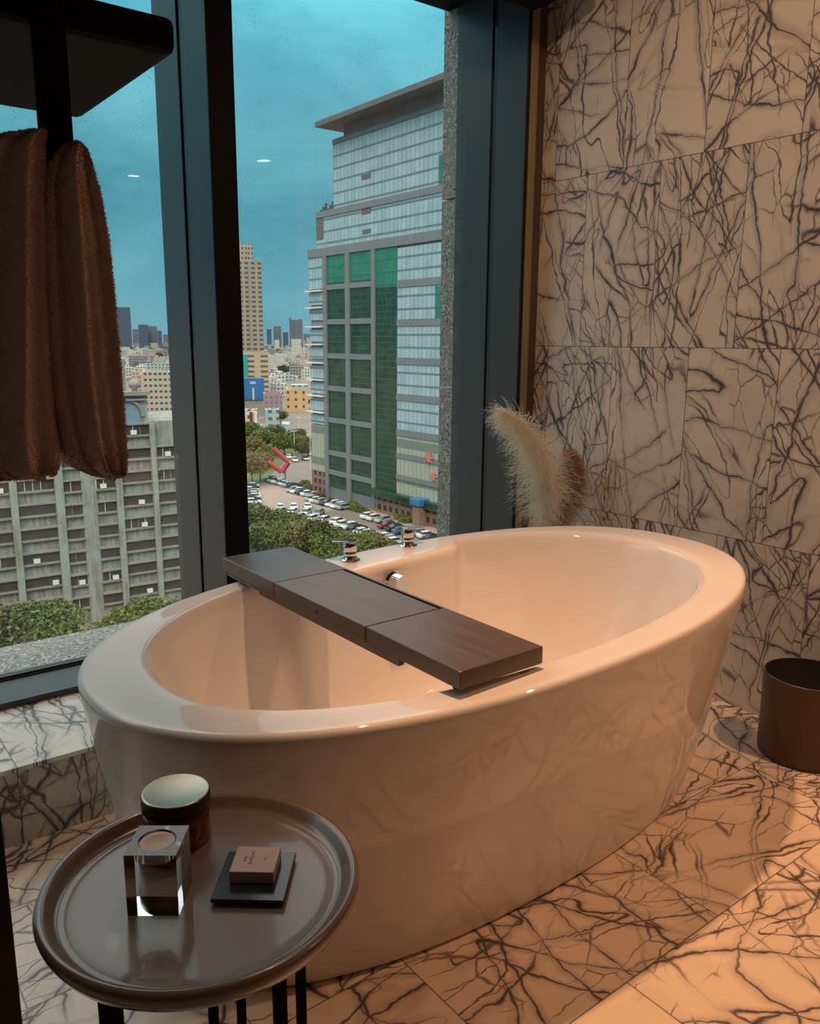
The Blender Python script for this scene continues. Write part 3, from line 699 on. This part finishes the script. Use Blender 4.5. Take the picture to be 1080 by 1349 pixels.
# far corner column with balconies
zc = [20.5, 12.6]; tb(M['glassblue'], 'corner_glazing', ye, y1, 12.9, 20.5)
pys = [(383,387),(396,400),(403,424),(432,437),(446,450),(452,467),(474,478),(490,494),(498,513)]
for za, zb in ((12.0,9.0),(7.9,5.2),(2.9,-.1),(-1.4,-4.4),(-6.2,-9.3),(-10.4,-13.2),(-14.4,-17.6),(-18.7,-21.2)): tb(M['glassblue'], 'corner_glazing', ye, y1, za, zb)
for z in (12.2,8.1,3.4,-1.0,-5.6,-9.9,-14.0,-18.2): tb(M['whitepaint'], 'balcony_slab', ye+.8, y1, z, z+.35, .9)
tb(M['ribbed'], 'corner_cladding', ye, y1, -33.5, -21.5); tb(M['shopfront'], 'corner_shop', ye, y1, GZ, -33.6)
tb(M['glassteal'], 'teal_accent', fy(575), yR, fz_(575,248), fz_(575,205), .05); tb(M['glassteal'], 'teal_accent', fy(572.5), yR, fz_(572,421), fz_(572,377), .05)
for (a, b, c, d) in ((477,489,229,236),(477,489,274,282),(478,489,302,308)): tb(M['panel2'], 'vent_grille', fy(a), fy(b), fz_(483,c), fz_(483,d), .05)
m = MB()
for i in range(6): m.box(.6, 1.2, fy(421+i*3)-OY, fy(422+i*3)-OY, zs1-OZ+.2, zs1-OZ+.4+2.0*((i*7)%3)/3+.6)
m.build('rooftop_equipment', M['panel2'], tower)
def star(px, py, r):
    c = onx(px, py, XT-.3); m = MB(); pts = []
    for i in range(16):
        a = PI*i/8; q = r if i % 2 == 0 else r*.55; pts.append((0, c.y-OY+q*math.cos(a), c.z-OZ+q*math.sin(a)))
    vs = [(p[0]-.5, p[1], p[2]) for p in pts]+[(p[0]-.25, p[1], p[2]) for p in pts]; n = 16
    m.add(vs, [tuple(range(n)), tuple(range(2*n-1,n-1,-1))]+[(i,(i+1)%n,n+(i+1)%n,n+i) for i in range(n)]); m.build('star_sign', M['car_redpale'], tower, label='pale red star-shaped facade sign')
M['car_redpale'] = pm('pale_red_sign', (.50,.17,.13), .5)
star(565, 603, 1.5); star(571, 628, 1.2)
ck = onz(567, 690, GZ); kb = empty('blue_kiosk', (ck.x-3, ck.y, GZ), label='small kiosk with a bright blue roof at the foot of the glass tower', cat='kiosk')
m = MB(); m.box(-1.2,1.2,-1.2,1.2,0,4.6); m.build('kiosk_wall', pm('kiosk_wall', (.22,.15,.10), .7), kb); m = MB(); m.box(-1.7,1.7,-1.7,1.7,4.6,6.2); m.build('kiosk_roof', pm('kiosk_blue', (.03,.16,.34), .5), kb, bevel=.2)

# apartment block ---------------------------------------------------
YA = 116.0; AXO = 34.0
apt = empty('apartment_block', (AXO, YA, GZ), math.radians(-3), label='weathered grey concrete apartment block with rows of dark windows and an arched gable', cat='building')
def ax(px): return ony(px, 690, YA).x-AXO
def az_(py): return ony(180, py, YA).z-GZ
m = MB(); zt = az_(518); zt2 = az_(556)
m.box(-40, ax(146), .5, 16, 0, zt-6); m.box(ax(146), ax(203), .45, 16, 0, zt); m.box(ax(203), 22, .5, 16, 0, zt2); m.build('block_wall', M['concrete'], apt)
m = MB(); m.box(ax(138), ax(192), 6, 14, zt, az_(474)); m.build('roof_block', M['concrete2'], apt)
m = MB(); m.box(ax(145), ax(203)+.2, -.3, 1, zt-.3, zt+.25); m.box(ax(147), ax(201), -.15, 1, zt-1.0, zt-.75); m.build('cornice', M['concrete2'], apt)
cols = [(-96,-30),(-26,17),(26.5,76),(87,111),(130,155),(163,202),(209,250),(258,300)]
zrow = [az_(628)-3.35*k for k in range(-3, 7)]
nw = 0
for ci_, (pa, pb) in enumerate(cols):
    for ri, zz in enumerate(zrow):
        if ci_ in (3, 4) : zz = zz-.55
        if zz < 3 or (ci_ != 5 and zz > zt-9 and ci_ < 5) or (ci_ > 5 and zz > zt2-1.5) or (ci_ == 5 and ri == 0): continue
        m = MB(); a, b = ax(pa), ax(pb)
        m.box(a, b, .12, .55, zz-.65, zz+.75, 0); m.box(a-.05, b+.05, -.28, .5, zz+.75, zz+1.0, 1); m.box(a, b, -.1, .5, zz-.95, zz-.65, 1)
        if R_.random() < .35:
            xx = R_.uniform(a+.5, b-1); m.box(xx, xx+.8, -.25, .2, zz-.6, zz+.0, 2)
        if R_.random() < .4:
            for q in range(int((b-a)/1.0)): m.box(a+q*1.0, a+q*1.0+.07, .02, .14, zz-.65, zz+.75, 2 if R_.random() < .5 else 1)
        m.build('window', [M['darkwin'], M['concrete2'], M['whitepaint']], apt); nw += 1
for pa, pb in ((-30,-26),(17,26.5),(76,87),(111,130),(155,163),(202,209),(250,258)):
    m = MB(); m.box(ax(pa), ax(pb), -.45 if pb-pa < 15 else .1, .6, 0, (zt2 if pa > 200 else (zt if pa > 150 else zt-6))-.2); m.build('pier', M['concrete'], apt)
# arched gable window
acx = (ax(156)+ax(193))/2; ar = (ax(193)-ax(156))/2; az0 = az_(557)
pts = [(acx+ar*math.cos(PI*i/20), az0+.9+ar*math.sin(PI*i/20)) for i in range(21)] + [(acx-ar, az0), (acx+ar, az0)]
m = MB(); n = len(pts); vs = [(p[0], .35, p[1]) for p in pts]+[(p[0], .5, p[1]) for p in pts]
m.add(vs, [tuple(range(n))]+[(i,(i+1)%n,n+(i+1)%n,n+i) for i in range(n)]); m.build('arched_window', M['tealglass'], apt)
m = MB(); m.tube([(acx+(ar+.35)*math.cos(PI*i/20), .3, az0+.9+(ar+.35)*math.sin(PI*i/20)) for i in range(21)], .28, 8)
m.tube([(acx+ar*.85*math.cos(PI*i/16), .35, az0-2.1+ar*.6*math.sin(PI*i/16)) for i in range(17)], .15, 8); m.build('arch_moulding', M['concrete2'], apt)
m = MB(); q = Vector((ax(190), 1.2, az_(508)))
m.lathe([(0,-.9),(.5,-.8),(.3,-.6),(.75,-.2),(.85,.2),(.65,.65),(0,.9)], q.x, q.y, 16, z=q.z); m.build('finial', M['concrete2'], apt)

# generic buildings -------------------------------------------------
def bld(name, px0, px1, ytop, ybase, mat, lab, depth=None, group=None, cat='building', extra=None):
    pm_ = (px0+px1)/2; g = G(pm_, ybase); D = hdist(g); az = math.atan2(g.x, g.y)
    dep = g.dot(FW); w = (px1-px0)/F*dep; tp = atd(pm_, ytop, D).z; hgt = tp-GZ
    o = empty(name, (g.x, g.y, GZ), -az, label=lab, cat=cat, group=group); dpt = depth or w
    m = MB(); m.box(-w/2, w/2, 0, dpt, 0, hgt); m.build('building_wall', mat, o)
    m = MB(); e_ = min(w*.04, .5)
    for a in ((-w/2,w/2,0,e_*2),(-w/2,w/2,dpt-e_*2,dpt),(-w/2,-w/2+e_*2,e_*2,dpt-e_*2),(w/2-e_*2,w/2,e_*2,dpt-e_*2)): m.box(a[0],a[1],a[2],a[3],hgt,hgt+e_*2)
    m.build('parapet', mat, o)
    return o, w, hgt, D
FC = [facade('facade_%d' % i, w, g_, du, dv, fu, fv) for i, (w, g_, du, dv, fu, fv) in enumerate([
  ((.34,.29,.23),(.07,.07,.065),2.2,3.2,.5,.45), ((.50,.52,.48),(.10,.13,.14),3.0,3.2,.5,.5), ((.38,.36,.31),(.08,.08,.08),2.6,3.2,.6,.4),
  ((.30,.40,.40),(.10,.14,.15),3.6,3.2,.5,.5), ((.45,.36,.28),(.09,.07,.06),3.0,3.3,.4,.45), ((.24,.24,.24),(.07,.08,.09),3.,3.2,.6,.5)])]
M['dtower'] = facade('haze_blue_tower_wall', (.055,.095,.145), (.03,.055,.09), 3.2, 3.4, .6, .5)  # distance haze painted into the blue-grey wall colour
M['dtower2'] = facade('haze_grey_tower_wall', (.10,.13,.17), (.07,.09,.12), 60, 9., .9, .3)  # far haze put into the base colour here too
M['beige'] = facade('beige_tower_wall', (.29,.27,.22), (.10,.10,.09), 4.4, 3.2, .62, .55)
M['orangew'] = facade('ochre_wall', (.50,.35,.19), (.10,.06,.04), 4.4, 4.0, .28, .40)  # ochre muted, haze put into the base colour
M['cream'] = facade('cream_podium_wall', (.40,.34,.25), (.13,.10,.07), 9., 3.4, .55, .45)
o, w, hg, D = bld('beige_apartment_tower', 316, 349, 345, 525, M['beige'], 'tall slim beige apartment tower beside the window mullion')
m = MB(); m.box(-w/2+.5, w*.18, 1, w*.8, hg, hg+12); m.box(-w*.12, -w*.02, .6, 1.1, hg+3, hg+9); m.build('crown', FC[0], o)
m = MB(); m.box(-.4, .4, -.5, .3, 12, hg-2); m.build('recess_line', M['concrete2'], o)
o, w, hg, D = bld('cream_podium', 318, 355, 466, 528, M['cream'], 'cream podium block at the foot of the beige apartment tower', 12)
ban = pm('teal_banner', (.0,.30,.27), .6); blu = None
m = MB(); m.box(-w/2, -w/2+w*.27, -.6, -.1, hg*.28, hg*.98); m.build('banner', ban, o, label='teal hanging banner')
t = NT('blue_billboard'); x, y, z = t.sep(t.obj()); t.base(t.mix(t.step(z, 4., 16.), (.02,.10,.18,1), (.015,.13,.36,1))); blu = t.mat  # printed blues toned down, with haze put into the colour
o, w, hg, D = bld('blue_billboard', 321, 348, 500, 548, M['concrete2'], 'large blue advertising billboard below the beige apartment tower', 6, cat='billboard')
m = MB(); m.box(-w/2-.3, w/2+.3, -.8, -.2, hg*.45, hg+.6); m.build('screen', blu, o)
m = MB(); m.box(-.5, .6, -1.0, -.8, hg*.45, hg*.78); m.box(-1.6, 1.4, -1.0, -.8, hg*.88, hg*.95); m.build('printed_tower', pm('billboard_print', (.35,.45,.40), .6), o)
bld('shop_row', 348, 372, 520, 556, facade('shop_row_wall', (.30,.20,.19), (.12,.16,.30), 2.5, 2.6, .5, .5), 'row of small shops with coloured signs right of the blue billboard', 14)
bld('glass_corner_building', 350, 368, 541, 568, FC[3], 'low building with a pale glazed corner behind the street trees', 10)
o, w, hg, D = bld('signboard_shop', 323, 340, 541, 577, FC[1], 'narrow shop with upright red and white signboards beside the mullion', 6)
m = MB(); m.box(-w*.1, w*.12, -.6, -.2, hg*.35, hg*.95); m.build('red_sign', M['car_red'], o); m = MB(); m.box(w*.28, w*.45, -.7, -.3, hg*.25, hg); m.build('white_sign', M['whitepaint'], o)
o, w, hg, D = bld('ochre_building', 377, 406, 515, 543, M['orangew'], 'ochre four-storey building with small dark windows', 22)
m = MB(); m.box(-w*.25, w*.5, 1, 16, hg, hg+3.2); m.build('rooftop_annex', FC[3], o)
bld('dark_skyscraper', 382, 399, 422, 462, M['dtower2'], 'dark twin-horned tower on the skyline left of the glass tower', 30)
o = bpy.data.objects['dark_skyscraper']; d_o = hdist(o.location); tz = atd(390, 422, d_o).z-GZ; ww = 17/F*d_o*.98
m = MB(); m.box(-ww/2, -ww/2+ww*.14, 0, 10, tz, tz+ww*.18); m.box(ww/2-ww*.3, ww/2, 0, 10, tz, tz+ww*.10); m.build('roof_horn', M['dtower2'], o)
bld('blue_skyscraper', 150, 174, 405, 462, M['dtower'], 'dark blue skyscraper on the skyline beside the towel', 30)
for i, (a, b, y0, yb, f, lab) in enumerate([
  (384,397,447,468,1,'small white tower block below the dark horned tower'), (362,368,448,464,1,'slim white block left of the small white tower'),
  (404,409,445,470,3,'pale greenish slab touching the glass tower edge'), (192,226,492,545,2,'grey-white rooftop building just right of the arched gable'),
  (193,222,480,500,3,'building with a light blue roof behind the arched gable'), (128,148,452,500,2,'grey building beside the towel behind the gable block'),
  (372,382,560,575,3,'small kiosk-like building on the street corner'), (353,362,498,512,4,'brownish low building left of the ochre building')]):
    bld('city_building', a, b, y0, yb, FC[f], lab, 16)
# skyline towers
rr = random.Random(21)
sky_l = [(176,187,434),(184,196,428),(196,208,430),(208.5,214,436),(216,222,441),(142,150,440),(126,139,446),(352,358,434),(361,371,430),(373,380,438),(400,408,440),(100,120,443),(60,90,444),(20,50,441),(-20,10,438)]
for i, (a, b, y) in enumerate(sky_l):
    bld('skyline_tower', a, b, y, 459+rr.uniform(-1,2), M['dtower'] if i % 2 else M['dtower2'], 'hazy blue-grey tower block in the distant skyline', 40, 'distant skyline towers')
# mid-distance low-rise houses
roofc = [FC[1], FC[2], FC[3], FC[4], FC[5], FC[1]]
housem = {}
HP = [(o.location.x, o.location.y, 16+max(abs(v.co.x) for v in o.children[0].data.vertices)*1.6) for o in bpy.context.scene.objects if o.parent is None and o.get('category') in ('building','billboard')]
cnt = 0
for k in range(1600):
    px = rr.choice((rr.uniform(118, 235), rr.uniform(345, 412), rr.uniform(345, 412), rr.uniform(-60, 430))); py = rr.uniform(461, 500)**1.0
    py = 460 + (rr.random()**1.3)*62
    if cnt >= 290: break
    if any((g_[0]-onz(px,py,GZ).x)**2+(g_[1]-onz(px,py,GZ).y)**2 < g_[2]**2 for g_ in HP): continue
    g = G(px, py); D = hdist(g)
    if (g.x > 95 and g.y < 215) or D < 300: continue
    if 312 < px < 360 and py > 480: continue
    if 372 < px < 430 and py > 505: continue
    az = math.atan2(g.x, g.y); wv = rr.uniform(7, 17); hv = rr.uniform(4, 11)*(1.0 if py > 470 else 1.4); dv_ = rr.uniform(7, 15)
    mi = rr.randrange(6); key = (mi, rr.randrange(5))
    if key not in housem:
        m = MB(); m.box(-.5,.5,-.5,.5,0,1); m.box(-.3,.1,-.2,.2,1,1.18); me = m.mesh('house'); me.materials.append(roofc[mi]); housem[key] = (wv, dv_, hv, mi)
    wv, dv_, hv, mi = housem[key]
    mk = 'house_%d_%d' % key
    if mk not in bpy.data.meshes:
        m = MB(); m.box(-wv/2, wv/2, -dv_/2, dv_/2, 0, hv); m.box(-wv*.3, wv*.1, -dv_*.2, dv_*.2, hv, hv+2.6); me = m.mesh(mk); me.materials.append(roofc[mi])
    o = bpy.data.objects.new('city_house', bpy.data.meshes[mk]); link(o); o.location = (g.x, g.y, GZ); o.rotation_euler = (0,0,rr.uniform(-.5,.3)-.3)
    tag(o, 'small low-rise house in the dense city beyond the street', 'house', 'low-rise houses of the city'); cnt += 1; HP.append((g.x, g.y, 22))
m = MB()
for k in range(1500):
    az = math.radians(rr.uniform(-6, 52)); D = 1000+3400*rr.random(); x, y = D*math.sin(az), D*math.cos(az); a, b = rr.uniform(8,30), rr.uniform(8,30); h = rr.uniform(6,24) if rr.random() > .08 else rr.uniform(26,50)
    if any((x-q[0])**2+(y-q[1])**2 < (q[2]+18)**2 for q in HP): continue
    m.box(x-a/2, x+a/2, y-b/2, y+b/2, GZ, GZ+h, rr.randrange(4))
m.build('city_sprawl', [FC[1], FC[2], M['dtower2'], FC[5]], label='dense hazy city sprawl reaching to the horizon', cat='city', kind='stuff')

# trees ---------------------------------------------------------------
def tree_meshes(seed, r, h, n, mi):
    rr = random.Random(seed); m = MB(); cs = [(rr.uniform(-.5,.5)*r, rr.uniform(-.5,.5)*r, h-r*.75+rr.uniform(-.25,.35)*r, r*rr.uniform(.45,.7)) for _ in range(9)]
    for k in range(n):
        c = rr.choice(cs); d = Vector([rr.gauss(0,1) for _ in range(3)]).normalized(); q = Vector(c[:3]) + Vector((d.x,d.y,d.z*.75))*c[3]*rr.uniform(.75,1.08)
        s = rr.uniform(.18,.42); a = Vector([rr.gauss(0,1) for _ in range(3)]).normalized()*s; b = Vector([rr.gauss(0,1) for _ in range(3)]).normalized()*s
        m.add([q-a*.5, q+b, q+a, q-b*.8], [(0,1,2,3)], mi if rr.random() < .8 else (mi+1)%4)
    t_ = MB(); t_.tube([(0,0,0),(.1,0,h*.3),(.0,.15,h*.55),(.1,.1,h*.8)], [.25,.2,.15,.06], 8)
    for k in range(5):
        c = cs[k]; t_.tube([(0,.1,h*.45), (c[0]*.6,c[1]*.6,c[2]*.85), c[:3]], [.12,.07,.03], 6)
    me = m.mesh('tree_crown'); [me.materials.append(x) for x in M['leaf']]; te = t_.mesh('tree_trunk'); te.materials.append(M['bark']); return me, te
kinds = [tree_meshes(i+40, 4.2, 9.0, 3800, i % 4) for i in range(5)]
def tree(g, s, k, lab, grp=None):
    o = empty('tree', (g.x, g.y, GZ), rr.uniform(0, 6), label=lab, cat='tree', group=grp)
    for nm, me in zip(('crown','trunk'), kinds[k]): c = bpy.data.objects.new(nm, me); link(c, o); c.scale = (s, s, s*rr.uniform(.85,1.05))
for px, py, s, k, lab in [(20,885,1.05,2,'round dark green tree at the foot of the apartment block, far left'), (75,878,1.0,0,'green tree in front of the apartment block, second from left'),
    (-50,880,1.1,0,'green tree just outside the left window edge'), (160,862,.8,1,'bright green tree right of the apartment entrance'), (205,850,.9,0,'green tree beside the mullion at the apartment corner')]:
    tree(G(px, py), s, k, lab)
for i, (px, py, s) in enumerate([(330,592,1.2),(345,600,1.1),(360,596,1.2),(375,602,1.0),(388,600,1.0),(398,606,.8),(335,612,1.1),(350,618,.9),(392,588,.9),(404,596,.7)]):
    tree(G(px, py), s, i % 3 if i != 6 else 3, 'street tree in the leafy strip left of the glass tower', 'street trees left of the tower')
for i, (px, py, s) in enumerate([(332,640,1.0),(343,634,.9)]): tree(G(px, py), s, 3, 'olive brown tree by the red frame billboard', 'olive trees by the red frame')
for i, (px, py, s) in enumerate([(335,716,1.0),(350,722,1.05),(365,728,1.0),(340,738,1.1),(382,736,1.0),(400,728,.8),(398,745,1.0),(420,738,.8),(425,752,1.0),(448,748,.85),(470,752,.9),(490,745,.8),(360,752,1.1),(512,742,.6),(445,765,1.0),(335,700,.55)]):
    tree(G(px, py), s, [0,3,1,2,0][i % 5], 'park tree in the green strip below the parked cars', 'park trees below the car park')
for i, (px, py, s) in enumerate([(300,470,2.2),(372,497,1.6),(384,496,1.7),(394,498,1.7),(403,497,1.4),(402,538,.8),(370,560,.8),(210,475,2),(200,468,2.4)]):
    tree(G(px, py), s, 2, 'dark tree among the distant buildings', 'dark trees among the city buildings')
def shrub(px, py, w, lab, grp):
    g = G(px, py); o = bpy.data.objects.new('shrub', kinds[1][0]); link(o); o.location = (g.x, g.y, GZ-5.0*w*.5); o.scale = (w*.5, w*.5, w*.5); o.rotation_euler = (0,0,rr.uniform(0,6)); tag(o, lab, 'shrub', grp)
for px, py in ((408,645),(400,640),(462,668),(470,672),(476,674),(528,684),(534,688),(420,655)): shrub(px, py, .9, 'low green shrub in the planting bed by the tower', 'shrubs by the tower')

# cars ------------------------------------------------------------------
def car_mesh(kind):
    m = MB(); prof = [(-2.2,.35),(-2.2,.85),(-2.05,.98),(-1.5,1.02),(2.0,.82),(2.2,.7),(2.2,.35)]
    cab = [(-1.75,1.0),(-1.35,1.42),(.35,1.45),(1.15,.92)]
    def ext(p, w, mi, w2=None):
        n = len(p); w2 = w2 or [w]*n
        vs = [(x, -q, z) for (x, z), q in zip(p, w2)]+[(x, q, z) for (x, z), q in zip(p, w2)]
        m.add(vs, [tuple(range(n-1,-1,-1)), tuple(range(n,2*n))]+[((i+1)%n, i, n+i, n+(i+1)%n) for i in range(n)], mi)
    ext(prof, .9, 0); ext(cab, .8, 1, [.82,.66,.66,.80]); ext([(-1.32,1.42),(-1.28,1.48),(.25,1.50),(.36,1.455)], .66, 0)
    for x in (-1.35, 1.35):
        for y in (-.92, .72): m.cyl((x,y,.33), (x,y+.2,.33), .33, 12, 2)
    me = m.mesh('car_'+kind); [me.materials.append(M[k]) for k in ('car_'+kind,'tintglass','tyre')]; return me
cars = {k: car_mesh(k) for k in ('white','silver','dark','red','blue')}
CARS = []
def carrow(p0, p1, n, rz, where, seq, jit=.12):
    a, b = G(*p0), G(*p1); d = b-a
    if rz < 1 and n > 1: n = max(n, int(d.length/2.75)); rz = math.atan2(d.y, d.x)+PI/2
    for i in range(n):
        k = seq[i % len(seq)]; f = i/max(1, n-1); p = a+(b-a)*f; p = Vector((p.x+rr.uniform(-jit,jit), p.y+rr.uniform(-jit,jit), GZ+.06)); bad = False
        for q, qz in CARS:
            w_ = p-q; al = abs(w_.x*math.cos(qz)+w_.y*math.sin(qz)); pe = abs(-w_.x*math.sin(qz)+w_.y*math.cos(qz))
            if al < 4.75 and pe < 2.1: bad = True
        if bad: continue
        CARS.append((p, rz))
        o = bpy.data.objects.new('car', cars[k]); link(o); o.location = p; o.rotation_euler = (0,0,rz+(PI if rr.random() < .4 else 0))
        col = dict(white='white', silver='silver', dark='black', red='red', blue='blue')[k]
        tag(o, '%s car %s' % (col, where), 'car', '%s cars %s' % (col, where))
W_, S_, D_, Rd_, B_2 = 'white', 'silver', 'dark', 'red', 'blue'
carrow((357,634),(388,643), 7, .15, 'parked in the row near the red frame billboard', [D_,S_,W_,S_,W_,S_,D_])
carrow((386,648),(413,655), 5, .15, 'parked in the short row at the tower corner', [S_,W_,D_,W_,S_])
carrow((412,660),(454,671), 7, .15, 'parked in the row along the planting bed', [S_,W_,S_,D_,W_,W_,S_])
carrow((369,671),(405,670), 5, .15, 'parked in the far row of the main car park', [W_,S_,W_,W_,W_])
carrow((362,676),(420,679), 8, .15, 'parked in the second row of the main car park', [W_,S_,W_,W_,S_,W_,D_,S_])
carrow((380,682),(445,690), 9, .15, 'parked in the third row of the main car park', [W_,W_,S_,W_,W_,S_,W_,D_,W_])
carrow((420,685),(470,699), 7, .15, 'parked along the front edge of the main car park', [W_,D_,W_,S_,W_,W_,D_])
carrow((455,697),(520,717), 9, .15, 'parked in the near row beside the park trees', [S_,D_,D_,W_,W_,S_,W_,S_,W_])
carrow((486,683),(505,688), 3, .15, 'parked before the tower entrance', [W_,W_,S_])
carrow((500,692),(530,703), 4, .15, 'waiting on the tower driveway', [D_,Rd_,D_,B_2])
carrow((538,699),(572,712), 5, .15, 'parked at the right by the granite reveal', [W_,W_,S_,W_,D_])
carrow((330,643),(333,664), 5, .15, 'parked at the far left beside the mullion', [W_,D_,W_,S_,W_])
carrow((337,648),(350,658), 4, .15, 'parked in the left lot beyond the mullion', [D_,D_,S_,W_])
carrow((380,604),(388,608), 2, 1.2, 'driving on the road behind the lamp posts', [W_,W_]); carrow((403,606),(409,600), 2, 1.2, 'driving near the tower corner', [W_,S_])
carrow((400,575),(408,583), 3, 1.2, 'driving on the far avenue', [W_,S_,W_])
carrow((409,725),(428,727), 3, .15, 'half hidden among the park trees', [S_,W_,S_]); carrow((394,718),(396,719), 1, .15, 'alone among the park trees', [W_])
# red open frame billboard and lamp posts
g = G(372, 640); D = hdist(g)
def gp(px, py, d): return atd(px, py, d)
rf = empty('red_frame_billboard', (g.x, g.y, GZ), label='tilted red open-frame billboard on a post among the trees', cat='billboard')
m = MB(); qs = [gp(360,591,D), gp(380,609,D), gp(371,622,D), gp(353,608,D)]
for a, b, rad in ((0,1,.65),(1,2,.7),(2,3,.65)): m.cyl(qs[a]-g-Vector((0,0,0)), qs[b]-g, rad, 4)
m.v = [tuple(v) for v in m.v]; m.build('frame', pm('red_frame_paint', (.40,.05,.06), .5), rf)  # red paint dulled by haze put into its colour
m = MB(); mid = (qs[1]+qs[2])/2-g; m.cyl((mid.x, mid.y, 0), mid, .25, 10); m.build('post', M['panel'], rf)
def lamp_post(px, ytop, ybase, lab):
    g = G(px, ybase); D = hdist(g); top = atd(px, ytop, D); o = empty('street_lamp', (g.x, g.y, GZ), label=lab, cat='street lamp')
    m = MB(); hh = top.z-GZ; m.cyl((0,0,0), (0,0,hh), .14, 8, r2=.08); m.build('pole', M['whitepaint'], o); m = MB(); m.box(-1.2,1.2,-.15,.15,hh-.1,hh+.12); m.build('lamp_head', M['whitepaint'], o)
lamp_post(388, 568, 606, 'white street lamp standing by the driving cars'); lamp_post(393.5, 550, 570, 'white street lamp on the far avenue'); lamp_post(344, 560, 582, 'white street lamp beside the signboard shop')
lamp_post(409, 572, 618, 'white street lamp beside the tower corner')

# ------------------------------------------------------------------ sky, sun
w = bpy.data.worlds.new('sky'); bpy.context.scene.world = w; w.use_nodes = True; nt = w.node_tree; nt.nodes.clear()
def wn(ty, **k):
    nd = nt.nodes.new(ty)
    for a, v in k.items(): setattr(nd, a, v)
    return nd
tc = wn('ShaderNodeTexCoord'); sp = wn('ShaderNodeSeparateXYZ'); nt.links.new(tc.outputs['Generated'], sp.inputs[0])
cr = wn('ShaderNodeValToRGB'); nt.links.new(sp.outputs[2], cr.inputs[0])
cr.color_ramp.elements[0].position = 0; cr.color_ramp.elements[0].color = (.145,.38,.46,1)
cr.color_ramp.elements[1].position = 1; cr.color_ramp.elements[1].color = (3.5,3.5,3.3,1)
for p, c in ((.06,(.125,.40,.50)), (.22,(.125,.45,.56)), (.345,(.165,.68,.84)), (.47,(1.2,1.4,1.4)), (.7,(2.9,2.95,2.85))):
    e = cr.color_ramp.elements.new(p); e.color = c4(c)
mp = wn('ShaderNodeMapping'); mp.inputs['Scale'].default_value = (1.6,1.6,4.2); nt.links.new(tc.outputs['Generated'], mp.inputs[0])
nz = wn('ShaderNodeTexNoise'); nz.inputs['Scale'].default_value = 2.1; nz.inputs['Detail'].default_value = 6; nz.inputs['Roughness'].default_value = .55; nz.inputs['Distortion'].default_value = .5
nt.links.new(mp.outputs[0], nz.inputs['Vector'])
r2 = wn('ShaderNodeValToRGB'); nt.links.new(nz.outputs[0], r2.inputs[0]); r2.color_ramp.elements[0].position = .36; r2.color_ramp.elements[0].color = (.74,.77,.80,1)
r2.color_ramp.elements[1].position = .66; r2.color_ramp.elements[1].color = (1.55,1.22,1.15,1)
mu = wn('ShaderNodeMix', data_type='RGBA', blend_type='MULTIPLY'); mu.inputs[0].default_value = 1
nt.links.new(cr.outputs[0], mu.inputs[6]); nt.links.new(r2.outputs[0], mu.inputs[7])
bg = wn('ShaderNodeBackground'); bg.inputs[1].default_value = 1.0; nt.links.new(mu.outputs[2], bg.inputs[0])
wo = wn('ShaderNodeOutputWorld'); nt.links.new(bg.outputs[0], wo.inputs[0])
sl = bpy.data.lights.new('sun', 'SUN'); sl.energy = 2.2; sl.color = (1,.66,.42); sl.angle = math.radians(25)
so_ = bpy.data.objects.new('sun', sl); C.objects.link(so_); so_.rotation_euler = Vector((.55,.62,-.62)).to_track_quat('-Z','Y').to_euler()

# ------------------------------------------------------------------ lift everything so the floor is z = 0, and the camera
for o in list(bpy.context.scene.objects):
    if o.parent is None: o.location.z += H
cam = bpy.data.cameras.new('camera'); co = bpy.data.objects.new('camera', cam); C.objects.link(co)
co.matrix_world = Matrix(((RT.x, UP.x, -FW.x, 0), (RT.y, UP.y, -FW.y, 0), (RT.z, UP.z, -FW.z, H), (0,0,0,1)))
cam.sensor_fit = 'HORIZONTAL'; cam.sensor_width = 36; cam.lens = 36*F/1080; cam.clip_start = .02; cam.clip_end = 12000
sc = bpy.context.scene; sc.camera = co
sc.view_settings.view_transform = 'Standard'; sc.view_settings.look = 'None'; sc.view_settings.exposure = 0; sc.view_settings.gamma = 1
sc.cycles.max_bounces = 12; sc.cycles.diffuse_bounces = 8; sc.cycles.caustics_reflective = False; sc.cycles.transparent_max_bounces = 12; sc.cycles.transmission_bounces = 10; sc.cycles.sample_clamp_indirect = 6
